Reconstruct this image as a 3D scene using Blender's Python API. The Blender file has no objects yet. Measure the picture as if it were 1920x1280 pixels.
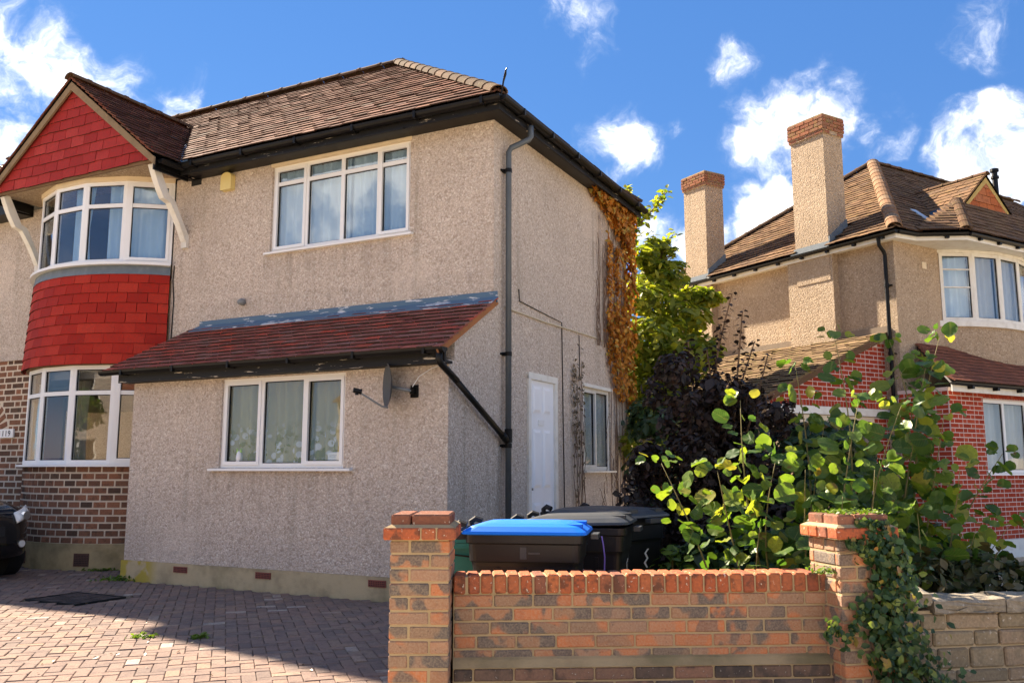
import bpy, bmesh, math, random
import numpy as np
from mathutils import Vector, Matrix, Euler

R = math.radians
random.seed(7)
rng = np.random.default_rng(11)
scene = bpy.context.scene
COL = scene.collection

# ------------------------------------------------------------------ camera
cam_d = bpy.data.cameras.new("camera")
cam_d.sensor_width = 36.0
cam_d.lens = 1650.0 / 1920.0 * 36.0
cam_d.clip_start = 0.05
cam_d.clip_end = 3000.0
cam = bpy.data.objects.new("camera", cam_d)
cam.location = (0, 0, 1.42)
cam.rotation_euler = (R(90) + math.atan(240.0 / 1650.0), 0, 0)
COL.objects.link(cam)
scene.camera = cam
CAM = Vector((0, 0, 1.42))

# ------------------------------------------------------------------ sky, sun, exposure
SUN_AZ, SUN_EL = -42.5, 37.0           # azimuth clockwise from +Y, elevation
SKY_STRENGTH, SUN_STRENGTH, EXPOSURE = 0.055, 3.9, 2.65
sun_d = bpy.data.lights.new("sun", 'SUN')
sun_d.energy = SUN_STRENGTH
sun_d.angle = R(0.9)
sun_d.color = (1.0, 0.85, 0.66)
sun = bpy.data.objects.new("sun", sun_d)
to_sun = Vector((math.sin(R(SUN_AZ)) * math.cos(R(SUN_EL)), math.cos(R(SUN_AZ)) * math.cos(R(SUN_EL)), math.sin(R(SUN_EL))))
sun.rotation_euler = (-to_sun).to_track_quat('-Z', 'Y').to_euler()
sun.location = to_sun * 60
COL.objects.link(sun)

world = bpy.data.worlds.new("World")
scene.world = world
world.use_nodes = True


def px_dir(u, v):
    """unit direction of a point of the sky (azimuth / elevation read off the photograph)"""
    p = math.atan(240 / 1650.0)
    x, y = (u - 960) / 1650.0, (640 - v) / 1650.0
    return Vector((x, math.cos(p) - math.sin(p) * y, math.sin(p) + math.cos(p) * y)).normalized()


def build_world():
    nt = world.node_tree
    nt.nodes.clear()
    N, L = nt.nodes.new, nt.links.new
    out = N('ShaderNodeOutputWorld')
    bg = N('ShaderNodeBackground')
    bg.inputs['Strength'].default_value = SKY_STRENGTH
    L(bg.outputs[0], out.inputs['Surface'])
    sky = N('ShaderNodeTexSky')
    sky.sky_type = 'NISHITA'
    sky.sun_disc = False
    sky.sun_elevation = R(SUN_EL)
    sky.sun_rotation = R(SUN_AZ)
    sky.air_density = 1.0
    sky.dust_density = 0.0
    sky.ozone_density = 2.5
    hs = N('ShaderNodeHueSaturation')
    hs.inputs['Saturation'].default_value = 1.15
    hs.inputs['Value'].default_value = 0.50
    L(sky.outputs[0], hs.inputs['Color'])
    blue = N('ShaderNodeMix'); blue.data_type = 'RGBA'      # clear, deep blue air
    blue.inputs[0].default_value = 0.62
    L(hs.outputs[0], blue.inputs[6])
    blue.inputs[7].default_value = (0.23, 0.77, 2.25, 1)
    tc = N('ShaderNodeTexCoord')

    def math_(op, a, b=None, clamp=False):
        n = N('ShaderNodeMath')
        n.operation = op
        n.use_clamp = clamp
        for i, s in enumerate((a, b)):
            if s is None:
                continue
            if isinstance(s, (int, float)):
                n.inputs[i].default_value = s
            else:
                L(s, n.inputs[i])
        return n.outputs[0]

    # slightly warped direction so that the cloud outlines billow
    wn = N('ShaderNodeTexNoise')
    wn.inputs['Scale'].default_value = 11.0
    wn.inputs['Detail'].default_value = 5.0
    L(tc.outputs['Generated'], wn.inputs['Vector'])
    sub = N('ShaderNodeVectorMath'); sub.operation = 'SUBTRACT'
    L(wn.outputs['Color'], sub.inputs[0]); sub.inputs[1].default_value = (.5, .5, .5)
    sc_ = N('ShaderNodeVectorMath'); sc_.operation = 'SCALE'
    L(sub.outputs[0], sc_.inputs[0]); sc_.inputs['Scale'].default_value = 0.085
    add = N('ShaderNodeVectorMath'); add.operation = 'ADD'
    L(tc.outputs['Generated'], add.inputs[0]); L(sc_.outputs[0], add.inputs[1])
    nrm = N('ShaderNodeVectorMath'); nrm.operation = 'NORMALIZE'
    L(add.outputs[0], nrm.inputs[0])
    # cumulus seen in the photograph: (u, v, angular radius px, weight)
    blobs = [(60, 145, 150, .62), (10, 225, 160, .55), (180, 175, 115, .6), (330, 185, 80, .55), (110, 120, 90, .5), (250, 180, 75, .4),
             (1380, 112, 66, .5), (1530, 220, 125, .85), (1440, 235, 100, .75), (1640, 245, 90, .6), (1590, 215, 80, .6), (1260, 245, 60, .35),
             (1160, 275, 95, .58), (1230, 260, 60, .4), (1100, 95, 60, .45), (1075, 25, 85, .5), (1850, 285, 105, .7), (1920, 270, 125, .8),
             (1850, 20, 110, .36), (1760, 30, 60, .2), (1430, 395, 95, .85), (1330, 450, 80, .5), (1240, 460, 85, .5)]
    # denser unseen cumulus added round the rest of the sky as fill light
    rr = random.Random(5)
    for _ in range(105):
        az = rr.uniform(45, 315)
        el = rr.uniform(8, 75)
        blobs.append((az, el, rr.uniform(90, 260), rr.uniform(.55, 1.0), 'ae'))
    mask = None
    for b in blobs:
        if len(b) == 5:
            d = Vector((math.sin(R(b[0])) * math.cos(R(b[1])), math.cos(R(b[0])) * math.cos(R(b[1])), math.sin(R(b[1]))))
        else:
            d = px_dir(b[0], b[1])
        rad = b[2] / 1650.0
        dot = N('ShaderNodeVectorMath'); dot.operation = 'DOT_PRODUCT'
        L(nrm.outputs[0], dot.inputs[0]); dot.inputs[1].default_value = d
        mr = N('ShaderNodeMapRange'); mr.interpolation_type = 'LINEAR'
        L(dot.outputs['Value'], mr.inputs['Value'])
        mr.inputs['From Min'].default_value = math.cos(rad)
        mr.inputs['From Max'].default_value = 1.0
        mr.inputs['To Min'].default_value = 0.0
        mr.inputs['To Max'].default_value = b[3]
        mask = mr.outputs[0] if mask is None else math_('MAXIMUM', mask, mr.outputs[0])
    n1 = N('ShaderNodeTexNoise')
    n1.inputs['Scale'].default_value = 13.0
    n1.inputs['Detail'].default_value = 10.0
    n1.inputs['Roughness'].default_value = 0.62
    L(nrm.outputs[0], n1.inputs['Vector'])
    nn = math_('MULTIPLY', math_('SUBTRACT', n1.outputs['Fac'], 0.5), 2.6)
    edge = math_('MINIMUM', math_('MULTIPLY', mask, 6.0), 1.0)
    den = math_('ADD', math_('MULTIPLY', mask, 1.2), math_('MULTIPLY', nn, edge))
    dm = N('ShaderNodeMapRange'); dm.interpolation_type = 'SMOOTHSTEP'
    L(den, dm.inputs['Value'])
    dm.inputs['From Min'].default_value = 0.10
    dm.inputs['From Max'].default_value = 1.05
    # cloud colour: sunlit white with faintly blue grey thinner parts
    cr = N('ShaderNodeMapRange')
    L(den, cr.inputs['Value'])
    cr.inputs['From Min'].default_value = 0.15
    cr.inputs['From Max'].default_value = 0.9
    cmix = N('ShaderNodeMix'); cmix.data_type = 'RGBA'
    L(cr.outputs[0], cmix.inputs[0])
    cmix.inputs[6].default_value = (2.6, 2.8, 3.2, 1)
    cmix.inputs[7].default_value = (6.6, 6.5, 6.4, 1)
    mx = N('ShaderNodeMix'); mx.data_type = 'RGBA'
    L(math_('MULTIPLY', math_('POWER', dm.outputs[0], 2.3), 0.95), mx.inputs[0])
    L(blue.outputs[2], mx.inputs[6])
    L(cmix.outputs[2], mx.inputs[7])
    L(mx.outputs[2], bg.inputs['Color'])


build_world()
vs = scene.view_settings
vs.view_transform = 'Standard'
vs.look = 'None'
vs.exposure = EXPOSURE
vs.gamma = 1.0
vs.use_curve_mapping = False
scene.cycles.use_denoising = True
scene.cycles.max_bounces = 7
scene.cycles.transparent_max_bounces = 12
scene.cycles.caustics_reflective = False
scene.cycles.caustics_refractive = False

# ------------------------------------------------------------------ materials
MATS = {}


class NT:
    def __init__(self, name):
        m = bpy.data.materials.new(name)
        m.use_nodes = True
        self.m = m
        self.nt = m.node_tree
        self.b = self.nt.nodes['Principled BSDF']
        self.out = self.nt.nodes['Material Output']

    def n(self, t, **kw):
        x = self.nt.nodes.new(t)
        for k, v in kw.items():
            setattr(x, k, v)
        return x

    def l(self, a, b):
        self.nt.links.new(a, b)

    def math(self, op, a, b=None, clamp=False):
        n = self.n('ShaderNodeMath', operation=op, use_clamp=clamp)
        for i, s in enumerate((a, b)):
            if s is None:
                continue
            if isinstance(s, (int, float)):
                n.inputs[i].default_value = s
            else:
                self.l(s, n.inputs[i])
        return n.outputs[0]

    def coords(self, kind='Object'):
        return self.n('ShaderNodeTexCoord').outputs[kind]

    def noise(self, vec, scale, detail=4, rough=.55, dist=0):
        n = self.n('ShaderNodeTexNoise')
        n.inputs['Scale'].default_value = scale
        n.inputs['Detail'].default_value = detail
        n.inputs['Roughness'].default_value = rough
        n.inputs['Distortion'].default_value = dist
        if vec is not None:
            self.l(vec, n.inputs['Vector'])
        return n

    def vor(self, vec, scale, feature='F1'):
        n = self.n('ShaderNodeTexVoronoi', feature=feature)
        n.inputs['Scale'].default_value = scale
        self.l(vec, n.inputs['Vector'])
        return n

    def ramp(self, fac, stops, interp='LINEAR'):
        r = self.n('ShaderNodeValToRGB')
        r.color_ramp.interpolation = interp
        e = r.color_ramp.elements
        while len(e) > 1:
            e.remove(e[-1])
        for i, (p, c) in enumerate(stops):
            el = e[0] if i == 0 else e.new(p)
            el.position = p
            el.color = (*c, 1) if len(c) == 3 else c
        self.l(fac, r.inputs[0])
        return r.outputs[0]

    def mix(self, fac, a, b, blend='MIX'):
        m = self.n('ShaderNodeMix', data_type='RGBA', blend_type=blend)
        for idx, s in ((0, fac), (6, a), (7, b)):
            if isinstance(s, (int, float)):
                m.inputs[idx].default_value = s
            elif isinstance(s, tuple):
                m.inputs[idx].default_value = (*s, 1)
            else:
                self.l(s, m.inputs[idx])
        return m.outputs[2]

    def sstep(self, val, a, b, lo=0., hi=1.):
        m = self.n('ShaderNodeMapRange', interpolation_type='SMOOTHSTEP')
        self.l(val, m.inputs[0])
        m.inputs[1].default_value = a
        m.inputs[2].default_value = b
        m.inputs[3].default_value = lo
        m.inputs[4].default_value = hi
        return m.outputs[0]

    def rnd(self):
        o = self.n('ShaderNodeObjectInfo').outputs['Random']
        g = self.n('ShaderNodeNewGeometry').outputs['Random Per Island']
        return self.math('FRACT', self.math('ADD', o, self.math('MULTIPLY', g, 7.31)))

    def shift(self, vec, r, k=37.0):
        c = self.n('ShaderNodeCombineXYZ')
        self.l(self.math('MULTIPLY', r, k), c.inputs[0])
        self.l(self.math('MULTIPLY', r, k * 1.7), c.inputs[1])
        a = self.n('ShaderNodeVectorMath', operation='ADD')
        self.l(vec, a.inputs[0])
        self.l(c.outputs[0], a.inputs[1])
        return a.outputs[0]

    def bump(self, h, strength=.5, dist=.01):
        b = self.n('ShaderNodeBump')
        b.inputs['Strength'].default_value = strength
        b.inputs['Distance'].default_value = dist
        self.l(h, b.inputs['Height'])
        self.l(b.outputs[0], self.b.inputs['Normal'])

    def done(self, color=None, rough=.8, spec=None, metal=None):
        if color is not None:
            if isinstance(color, tuple):
                self.b.inputs['Base Color'].default_value = (*color, 1)
            else:
                self.l(color, self.b.inputs['Base Color'])
        if isinstance(rough, (int, float)):
            self.b.inputs['Roughness'].default_value = rough
        else:
            self.l(rough, self.b.inputs['Roughness'])
        if spec is not None:
            self.b.inputs['Specular IOR Level'].default_value = spec
        if metal is not None:
            self.b.inputs['Metallic'].default_value = metal
        MATS[self.m.name] = self.m
        return self.m


def sep_z(t, vec):
    s = t.n('ShaderNodeSeparateXYZ')
    t.l(vec, s.inputs[0])
    return s.outputs


def mat_pebble(name, c_lo, c_mid, c_hi, algae=.25, stains=()):
    t = NT(name)
    v = t.coords()
    wob = t.noise(v, 22, 2)
    vv = t.n('ShaderNodeVectorMath', operation='MULTIPLY_ADD')
    t.l(wob.outputs['Color'], vv.inputs[0]); vv.inputs[1].default_value = (.05, .05, .05); t.l(v, vv.inputs[2])
    p = t.vor(vv.outputs[0], 46)
    sp = t.n('ShaderNodeSeparateColor'); t.l(p.outputs['Color'], sp.inputs[0])
    col = t.ramp(sp.outputs[0], [(0, c_lo), (.3, c_mid), (.68, c_mid), (.9, c_hi), (1, tuple(min(.75, x * 1.12) for x in c_hi))])
    gap = t.sstep(p.outputs['Distance'], .35, .62)
    col = t.mix(t.math('MULTIPLY', gap, .32), col, tuple(x * .55 for x in c_lo))
    big = t.noise(v, .9, 5, .6)
    col = t.mix(t.sstep(big.outputs['Fac'], .42, .72, 0, .35), col, tuple(x * .62 for x in c_mid))
    # rain streaks (stretched noise) and grime near the ground
    mp = t.n('ShaderNodeMapping'); mp.inputs['Scale'].default_value = (5, 5, .35)
    t.l(v, mp.inputs['Vector'])
    st = t.noise(mp.outputs[0], 1.0, 4)
    col = t.mix(t.sstep(st.outputs['Fac'], .55, .8, 0, algae), col, (.16, .14, .095))
    if stains:
        xyz = sep_z(t, v)
        mp2 = t.n('ShaderNodeMapping'); mp2.inputs['Scale'].default_value = (11, 11, .8)
        t.l(v, mp2.inputs['Vector'])
        sn = t.noise(mp2.outputs[0], 1.0, 3)
        for (a0, a1, ax_, zt_, ln_, amt) in stains:
            inx = t.math('MULTIPLY', t.sstep(xyz[ax_], a0 - .06, a0 + .03), t.sstep(xyz[ax_], a1 + .06, a1 - .03))
            inz = t.math('MULTIPLY', t.sstep(xyz[2], zt_ - ln_, zt_ - ln_ * .15), t.sstep(xyz[2], zt_ + .03, zt_ - .02))
            k = t.math('MULTIPLY', t.math('MULTIPLY', inx, inz), t.sstep(sn.outputs['Fac'], .40, .66, 0, amt))
            col = t.mix(k, col, (.13, .105, .075))
    rep_ = t.noise(v, .55, 2, .4)
    col = t.mix(t.sstep(rep_.outputs['Fac'], .60, .63, 0, .22), col, tuple(min(.8, x * 1.22) for x in c_mid))
    h = t.math('SUBTRACT', 1.0, p.outputs['Distance'])
    t.bump(h, .8, .012)
    return t.done(col, .9, .2)


def mat_varied(name, stops, blotch=None, rough=.9, bump=.4, bscale=60, blot_scale=14, spec=.06, speck=None, interp='LINEAR'):
    """one colour per piece, blotches and grain within a piece"""
    t = NT(name)
    r = t.rnd()
    v = t.shift(t.coords(), r)
    col = t.ramp(r, stops, interp)
    if blotch:
        n = t.noise(v, blot_scale, 3, .6)
        col = t.mix(t.sstep(n.outputs['Fac'], .50, .66, 0, blotch[1]), col, blotch[0])
    if speck:
        n = t.noise(v, speck[2], 2, .5)
        col = t.mix(t.sstep(n.outputs['Fac'], .66, .72, 0, speck[1]), col, speck[0])
    f = t.noise(v, bscale, 4)
    col = t.mix(t.sstep(f.outputs['Fac'], .3, .7, .0, .30), col, (.05, .04, .035))
    t.bump(f.outputs['Fac'], bump, .006)
    return t.done(col, rough, spec)


def mat_plain(name, c, rough=.5, spec=.4, dirt=.12, dscale=5, bump=.0, metal=None, dirt_c=None):
    t = NT(name)
    v = t.coords()
    n = t.noise(v, dscale, 5, .6)
    dc = dirt_c or tuple(x * .55 for x in c)
    col = t.mix(t.sstep(n.outputs['Fac'], .42, .75, 0, dirt), c, dc)
    if bump:
        f = t.noise(v, 80, 3)
        t.bump(f.outputs['Fac'], bump, .004)
    return t.done(col, rough, spec, metal)


def mat_peeling(name, base, under, scale=6, thr=.56, stretch=(1, 1, 3)):
    t = NT(name)
    v = t.coords()
    mp = t.n('ShaderNodeMapping'); mp.inputs['Scale'].default_value = stretch; t.l(v, mp.inputs['Vector'])
    n = t.noise(mp.outputs[0], scale, 6, .65)
    k = t.sstep(n.outputs['Fac'], thr, thr + .03)
    col = t.mix(k, base, under)
    t.bump(k, .4, .003)
    return t.done(col, .6, .3)


def mat_leaf(name, stops, trans=.45, rough=.45, tint=(1.2, 1.25, .45), veins=False):
    t = NT(name)
    r = t.rnd()
    col = t.ramp(r, stops)
    if veins:
        # pale midrib and side veins, brown nibbled spots (leaf runs along +y, half width .5)
        v = t.coords()
        x, y, z = sep_z(t, v)
        ax = t.math('ABSOLUTE', x)
        rib = t.sstep(ax, .035, .012)
        w = t.n('ShaderNodeMath', operation='SINE')
        t.l(t.math('MULTIPLY', t.math('SUBTRACT', y, t.math('MULTIPLY', ax, .8)), 40.0), w.inputs[0])
        sv = t.sstep(w.outputs[0], .86, .98, 0, .6)
        k = t.math('MAXIMUM', rib, sv)
        col = t.mix(t.math('MULTIPLY', k, .35), col, (.34, .36, .12))
        sp = t.noise(t.shift(v, r), 5.5, 3)
        col = t.mix(t.sstep(sp.outputs['Fac'], .64, .69, 0, .8), col, (.16, .09, .03))
    n = t.noise(t.coords(), 9, 2)
    col = t.mix(t.sstep(n.outputs['Fac'], .35, .7, 0, .22), col, tuple(x * .5 for x in stops[0][1]))
    t.done(col, rough, .35)
    tr = t.n('ShaderNodeBsdfTranslucent')
    t.l(t.mix(1.0, col, tint, 'MULTIPLY'), tr.inputs['Color'])
    ms = t.n('ShaderNodeMixShader'); ms.inputs[0].default_value = trans
    t.l(t.b.outputs[0], ms.inputs[1]); t.l(tr.outputs[0], ms.inputs[2])
    t.l(ms.outputs[0], t.out.inputs['Surface'])
    return t.m


def mat_glass(name, f0=.09, tint=(.95, .97, .97)):
    t = NT(name)
    ge = t.n('ShaderNodeNewGeometry')
    dt = t.n('ShaderNodeVectorMath', operation='DOT_PRODUCT')
    t.l(ge.outputs['Normal'], dt.inputs[0]); t.l(ge.outputs['Incoming'], dt.inputs[1])
    c = t.math('ABSOLUTE', dt.outputs['Value'])
    k = t.math('POWER', t.math('SUBTRACT', 1.0, c, True), 5.0)
    fr = t.math('ADD', f0, t.math('MULTIPLY', k, 1 - f0))
    gl = t.n('ShaderNodeBsdfGlossy'); gl.inputs['Roughness'].default_value = .012
    n = t.noise(t.coords(), 1.6, 2)
    b = t.n('ShaderNodeBump'); b.inputs['Strength'].default_value = .06; b.inputs['Distance'].default_value = .02
    t.l(n.outputs['Fac'], b.inputs['Height']); t.l(b.outputs[0], gl.inputs['Normal'])
    tp = t.n('ShaderNodeBsdfTransparent'); tp.inputs['Color'].default_value = (*tint, 1)
    ms = t.n('ShaderNodeMixShader')
    t.l(fr, ms.inputs[0]); t.l(tp.outputs[0], ms.inputs[1]); t.l(gl.outputs[0], ms.inputs[2])
    t.l(ms.outputs[0], t.out.inputs['Surface'])
    MATS[name] = t.m
    return t.m


M_PEB = mat_pebble('pebbledash', (.42, .335, .265), (.62, .52, .43), (.70, .61, .53), .35,
                   stains=((-3.45, -1.25, 0, 1.42, .75, .24), (-3.65, -1.15, 0, 4.40, .7, .22), (-.12, .5, 1, 1.75, 1.5, .45), (-4.8, -.1, 0, 3.8, .32, .2), (3.2, 4.7, 1, 5.4, 3.6, .45)))
M_PEB2 = mat_pebble('pebbledash_neighbour', (.30, .215, .14), (.455, .345, .235), (.53, .42, .31), .25)
M_TILE = mat_varied('roof_tile', [(0, (.10, .032, .021)), (.35, (.15, .046, .028)), (.65, (.185, .060, .035)), (.88, (.22, .085, .046)), (1, (.10, .055, .04))],
                    blotch=((.12, .08, .03), .35), bump=.5, blot_scale=5)
M_TILE_LEAN = mat_varied('lean_to_tile', [(0, (.24, .06, .045)), (.4, (.34, .085, .06)), (.7, (.30, .13, .10)), (.9, (.55, .075, .04)), (1, (.42, .14, .10))],
                         blotch=((.13, .12, .08), .3), bump=.5, blot_scale=6, speck=((.5, .45, .4), .5, 25))
M_TILE_RED = mat_varied('red_painted_tile', [(0, (.33, .018, .011)), (.5, (.41, .025, .014)), (1, (.48, .040, .022))], blotch=((.34, .018, .012), .35), bump=.35, rough=.6, blot_scale=3, bscale=40)
M_TILE_GABLE = mat_varied('crimson_painted_tile', [(0, (.32, .024, .021)), (.5, (.38, .032, .028)), (1, (.45, .050, .042))], blotch=((.31, .02, .02), .4), bump=.35, rough=.6, blot_scale=3, bscale=40)
M_TILE_N = mat_varied('neighbour_roof_tile', [(0, (.12, .07, .04)), (.4, (.17, .10, .055)), (.75, (.21, .12, .065)), (1, (.12, .08, .055))], blotch=((.22, .16, .05), .3), bump=.5, blot_scale=5)
M_BUTT = mat_plain('course_shade_edge', (.05, .03, .022), .95, .1, .4, 9)  # gap shadow between tile courses, painted dark on the lower edges
M_RIDGE = mat_varied('ridge_tile', [(0, (.07, .042, .026)), (.5, (.11, .065, .038)), (1, (.15, .082, .048))], blotch=((.12, .09, .035), .5), bump=.5, blot_scale=9, speck=((.55, .5, .4), .5, 30))
M_MORTAR_Y = mat_plain('buff_mortar', (.36, .27, .155), .95, .1, .4, 6, .6)
M_MORTAR_W = mat_plain('cream_mortar', (.62, .52, .40), .95, .1, .3, 6, .5)
M_MORTAR_N = mat_plain('white_mortar', (.62, .50, .45), .95, .1, .25, 6, .4)


def mat_stock():
    """multi stock garden wall brick: orange body, dark kiln marks and grey brown ends"""
    t = NT('stock_brick')
    r = t.rnd()
    v = t.shift(t.coords(), r)
    base = t.ramp(r, [(0, (.36, .15, .075)), (.2, (.29, .155, .09)), (.38, (.21, .135, .09)), (.55, (.27, .15, .095)), (.72, (.46, .15, .055)), (.82, (.33, .18, .11)), (1, (.24, .15, .105))])
    n = t.noise(v, 8, 2, .45)
    dark = t.mix(t.sstep(n.outputs['Fac'], .46, .53, 0, .9), base, (.10, .085, .078))
    r2 = t.math('FRACT', t.math('MULTIPLY', r, 13.7))
    col = t.mix(t.sstep(r2, .12, .40), base, dark)
    n3 = t.noise(v, 5.5, 2, .4)
    col = t.mix(t.sstep(n3.outputs['Fac'], .56, .64, 0, .75), col, (.47, .155, .06))
    pit = t.vor(v, 38)
    col = t.mix(t.sstep(pit.outputs['Distance'], .0, .17, .85, 0), col, (.035, .028, .025))
    f = t.noise(v, 95, 4)
    col = t.mix(t.sstep(f.outputs['Fac'], .35, .7, 0, .28), col, (.42, .34, .24))
    h = t.math('ADD', f.outputs['Fac'], t.math('MULTIPLY', t.sstep(pit.outputs['Distance'], 0, .2), .6))
    t.bump(h, .6, .006)
    return t.done(col, .9, .2)


M_STOCK = mat_stock()
M_COPING = mat_varied('coping_brick', [(0, (.36, .095, .045)), (.35, (.42, .12, .05)), (.6, (.27, .085, .05)), (.8, (.47, .15, .06)), (1, (.20, .085, .06))],
                      blotch=((.10, .05, .035), .75), bump=.7, blot_scale=16, speck=((.62, .55, .45), .8, 55))
M_LEDGE_BRICK = mat_varied('weathered_brick', [(0, (.10, .075, .062)), (.5, (.17, .11, .08)), (.8, (.26, .14, .095)), (1, (.13, .10, .085))], blotch=((.05, .045, .042), .7), blot_scale=9, bump=.6, speck=((.5, .46, .4), .7, 60))
M_BAYBRICK = mat_varied('brown_brick', [(0, (.10, .062, .045)), (.3, (.19, .095, .06)), (.55, (.27, .125, .075)), (.78, (.34, .15, .085)), (1, (.15, .095, .065))],
                        blotch=((.05, .045, .035), .45), blot_scale=12, bump=.4)
M_RBRICK = mat_varied('red_painted_brick', [(0, (.32, .040, .018)), (.5, (.40, .052, .022)), (1, (.46, .075, .034))], blotch=((.27, .035, .018), .3), blot_scale=8, bump=.3, rough=.75)
M_AIRBRICK = mat_plain('air_brick_terracotta', (.24, .075, .055), .8, .2, .4, 14, .4)
M_PVC = mat_plain('white_upvc', (.80, .80, .79), .35, .45, .08, 2.5)
M_PAINTW = mat_plain('white_paint', (.74, .72, .66), .5, .35, .35, 6, .15, dirt_c=(.42, .36, .26))
M_DOORW = mat_plain('white_door_paint', (.86, .87, .88), .4, .4, .1, 3)
M_CREAMTRIM = mat_plain('cream_painted_trim', (.72, .60, .42), .6, .3, .25, 6)
M_BLACK = mat_plain('black_paint', (.0045, .0043, .0043), .42, .22, .5, 5, .1, dirt_c=(.014, .012, .011))
M_PEEL = mat_peeling('peeling_black_white', (.0045, .0043, .0043), (.50, .44, .35), 3.2, .62, (1, 1, 9))
M_PIPE = mat_plain('grey_pipe_paint', (.085, .10, .112), .42, .4, .3, 4, .05)
M_LEAD = mat_plain('lead_sheet', (.12, .15, .175), .5, .5, .5, 9, .15, dirt_c=(.21, .24, .26))
M_LEADPEEL = mat_peeling('painted_lead_flashing', (.085, .15, .225), (.55, .56, .58), 3.0, .56, (1, 1, 5))
M_GLASS = mat_glass('window_glass', .11)
M_GLASS_D = mat_glass('window_glass_clear', .085)
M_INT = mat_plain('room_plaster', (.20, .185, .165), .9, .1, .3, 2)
M_DARK = mat_plain('dark_interior', (.03, .03, .03), .9, .1, .2, 3)
M_ALARM = mat_plain('yellowed_plastic', (.74, .60, .24), .45, .4, .12, 7)
M_GREYPL = mat_plain('grey_metal', (.20, .215, .22), .45, .4, .25, 8)
M_CABLE = mat_plain('cream_cable', (.55, .48, .36), .6, .3, .3, 8)
M_BINBLACK = mat_plain('bin_black_plastic', (.007, .007, .008), .42, .35, .4, 6, .08, dirt_c=(.016, .015, .014))
M_BINROUGH = mat_plain('bin_handle_plastic', (.02, .02, .021), .75, .2, .4, 6)
M_BINGREY = mat_plain('bin_lid_charcoal', (.035, .04, .045), .42, .4, .5, 6, .08, dirt_c=(.07, .068, .066))
M_BINBLUE = mat_plain('bin_lid_blue', (.003, .15, .70), .45, .3, .12, 5, .04)
M_TEAL = mat_plain('teal_plastic', (.0, .13, .115), .45, .45, .25, 6, .04)
M_WHITEMARK = mat_plain('white_print', (.75, .76, .76), .6, .3, .2, 20)
M_PURPLE = mat_plain('purple_plastic', (.20, .14, .52), .5, .4, .2, 10)
M_CARBLACK = mat_plain('black_car_paint', (.008, .008, .009), .12, .6, .2, 3)
M_RUBBER = mat_plain('tyre_rubber', (.018, .018, .018), .85, .2, .4, 8, .3)
M_CHROME = mat_plain('bright_metal', (.62, .62, .62), .18, .5, .1, 5, 0, 1.0)
M_LENS = mat_plain('headlamp_lens', (.70, .70, .66), .08, .8, .15, 12)
M_WOOD = mat_plain('bleached_wood', (.50, .43, .31), .85, .2, .4, 9, .3)
M_STEM = mat_plain('woody_stem', (.19, .12, .07), .85, .2, .4, 12, .3)
M_STEMG = mat_plain('green_brown_stem', (.20, .17, .065), .7, .3, .3, 12, .1)
M_VINESTEM = mat_plain('dry_vine_stem', (.16, .105, .075), .9, .1, .4, 12, .3)
L_SHRUB = mat_leaf('shrub_leaf', [(0, (.05, .105, .022)), (.4, (.09, .165, .03)), (.75, (.15, .225, .034)), (.93, (.27, .31, .042)), (1, (.38, .33, .06))], .48, .42, veins=True)
L_PURPLE = mat_leaf('purple_leaf', [(0, (.016, .012, .010)), (.5, (.027, .018, .014)), (1, (.05, .026, .019))], .12, .6, (1.2, .7, .6))
L_TREE = mat_leaf('tree_leaf', [(0, (.10, .15, .02)), (.5, (.22, .26, .03)), (1, (.42, .40, .06))], .55, .5)
L_DARKG = mat_leaf('dark_green_leaf', [(0, (.018, .042, .014)), (.5, (.030, .062, .018)), (1, (.05, .09, .025))], .2, .42)
L_IVY = mat_leaf('ivy_leaf', [(0, (.018, .046, .016)), (.45, (.034, .075, .022)), (.8, (.075, .13, .032)), (.95, (.17, .21, .04)), (1, (.34, .17, .04))], .3, .4)
L_ORANGE = mat_leaf('autumn_leaf', [(0, (.34, .13, .02)), (.4, (.54, .22, .025)), (.75, (.66, .32, .04)), (1, (.40, .34, .08))], .35, .6, (1.2, .9, .6))
L_HEDGE = mat_leaf('hedge_leaf', [(0, (.025, .04, .013)), (.5, (.05, .06, .018)), (1, (.13, .10, .04))], .2, .5)
L_GRASS = mat_leaf('weed_leaf', [(0, (.08, .14, .02)), (1, (.16, .24, .035))], .35, .5)
M_STONE = mat_varied('stone_block', [(0, (.23, .185, .125)), (.4, (.30, .24, .16)), (.7, (.26, .18, .125)), (1, (.35, .28, .19))], blotch=((.20, .165, .11), .5), blot_scale=9, bump=.8, speck=((.5, .47, .42), .6, 45))
M_STONECOP = mat_varied('stone_coping', [(0, (.22, .19, .15)), (1, (.30, .26, .20))], blotch=((.15, .13, .10), .7), blot_scale=7, bump=.8, speck=((.5, .48, .43), .6, 40))
M_MORTAR_S = mat_plain('grey_mortar', (.42, .34, .23), .95, .1, .35, 6, .5)


def mat_concrete(name, c, lichen=0.):
    t = NT(name)
    v = t.coords()
    n = t.noise(v, 3.2, 6, .65)
    col = t.mix(t.sstep(n.outputs['Fac'], .38, .7, 0, .65), c, tuple(x * .5 for x in c))
    mo = t.noise(v, 1.5, 4)
    col = t.mix(t.sstep(mo.outputs['Fac'], .5, .66, 0, .5), col, (.11, .105, .05))
    if lichen:
        xyz = sep_z(t, v)
        m = t.math('MULTIPLY', t.sstep(xyz[0], -4.2, -4.45), t.sstep(t.noise(v, 4.5, 3).outputs['Fac'], .42, .56, 0, .85))
        col = t.mix(m, col, (.42, .32, .035))
    f = t.noise(v, 70, 4)
    t.bump(f.outputs['Fac'], .5, .006)
    return t.done(col, .95, .15)


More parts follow.
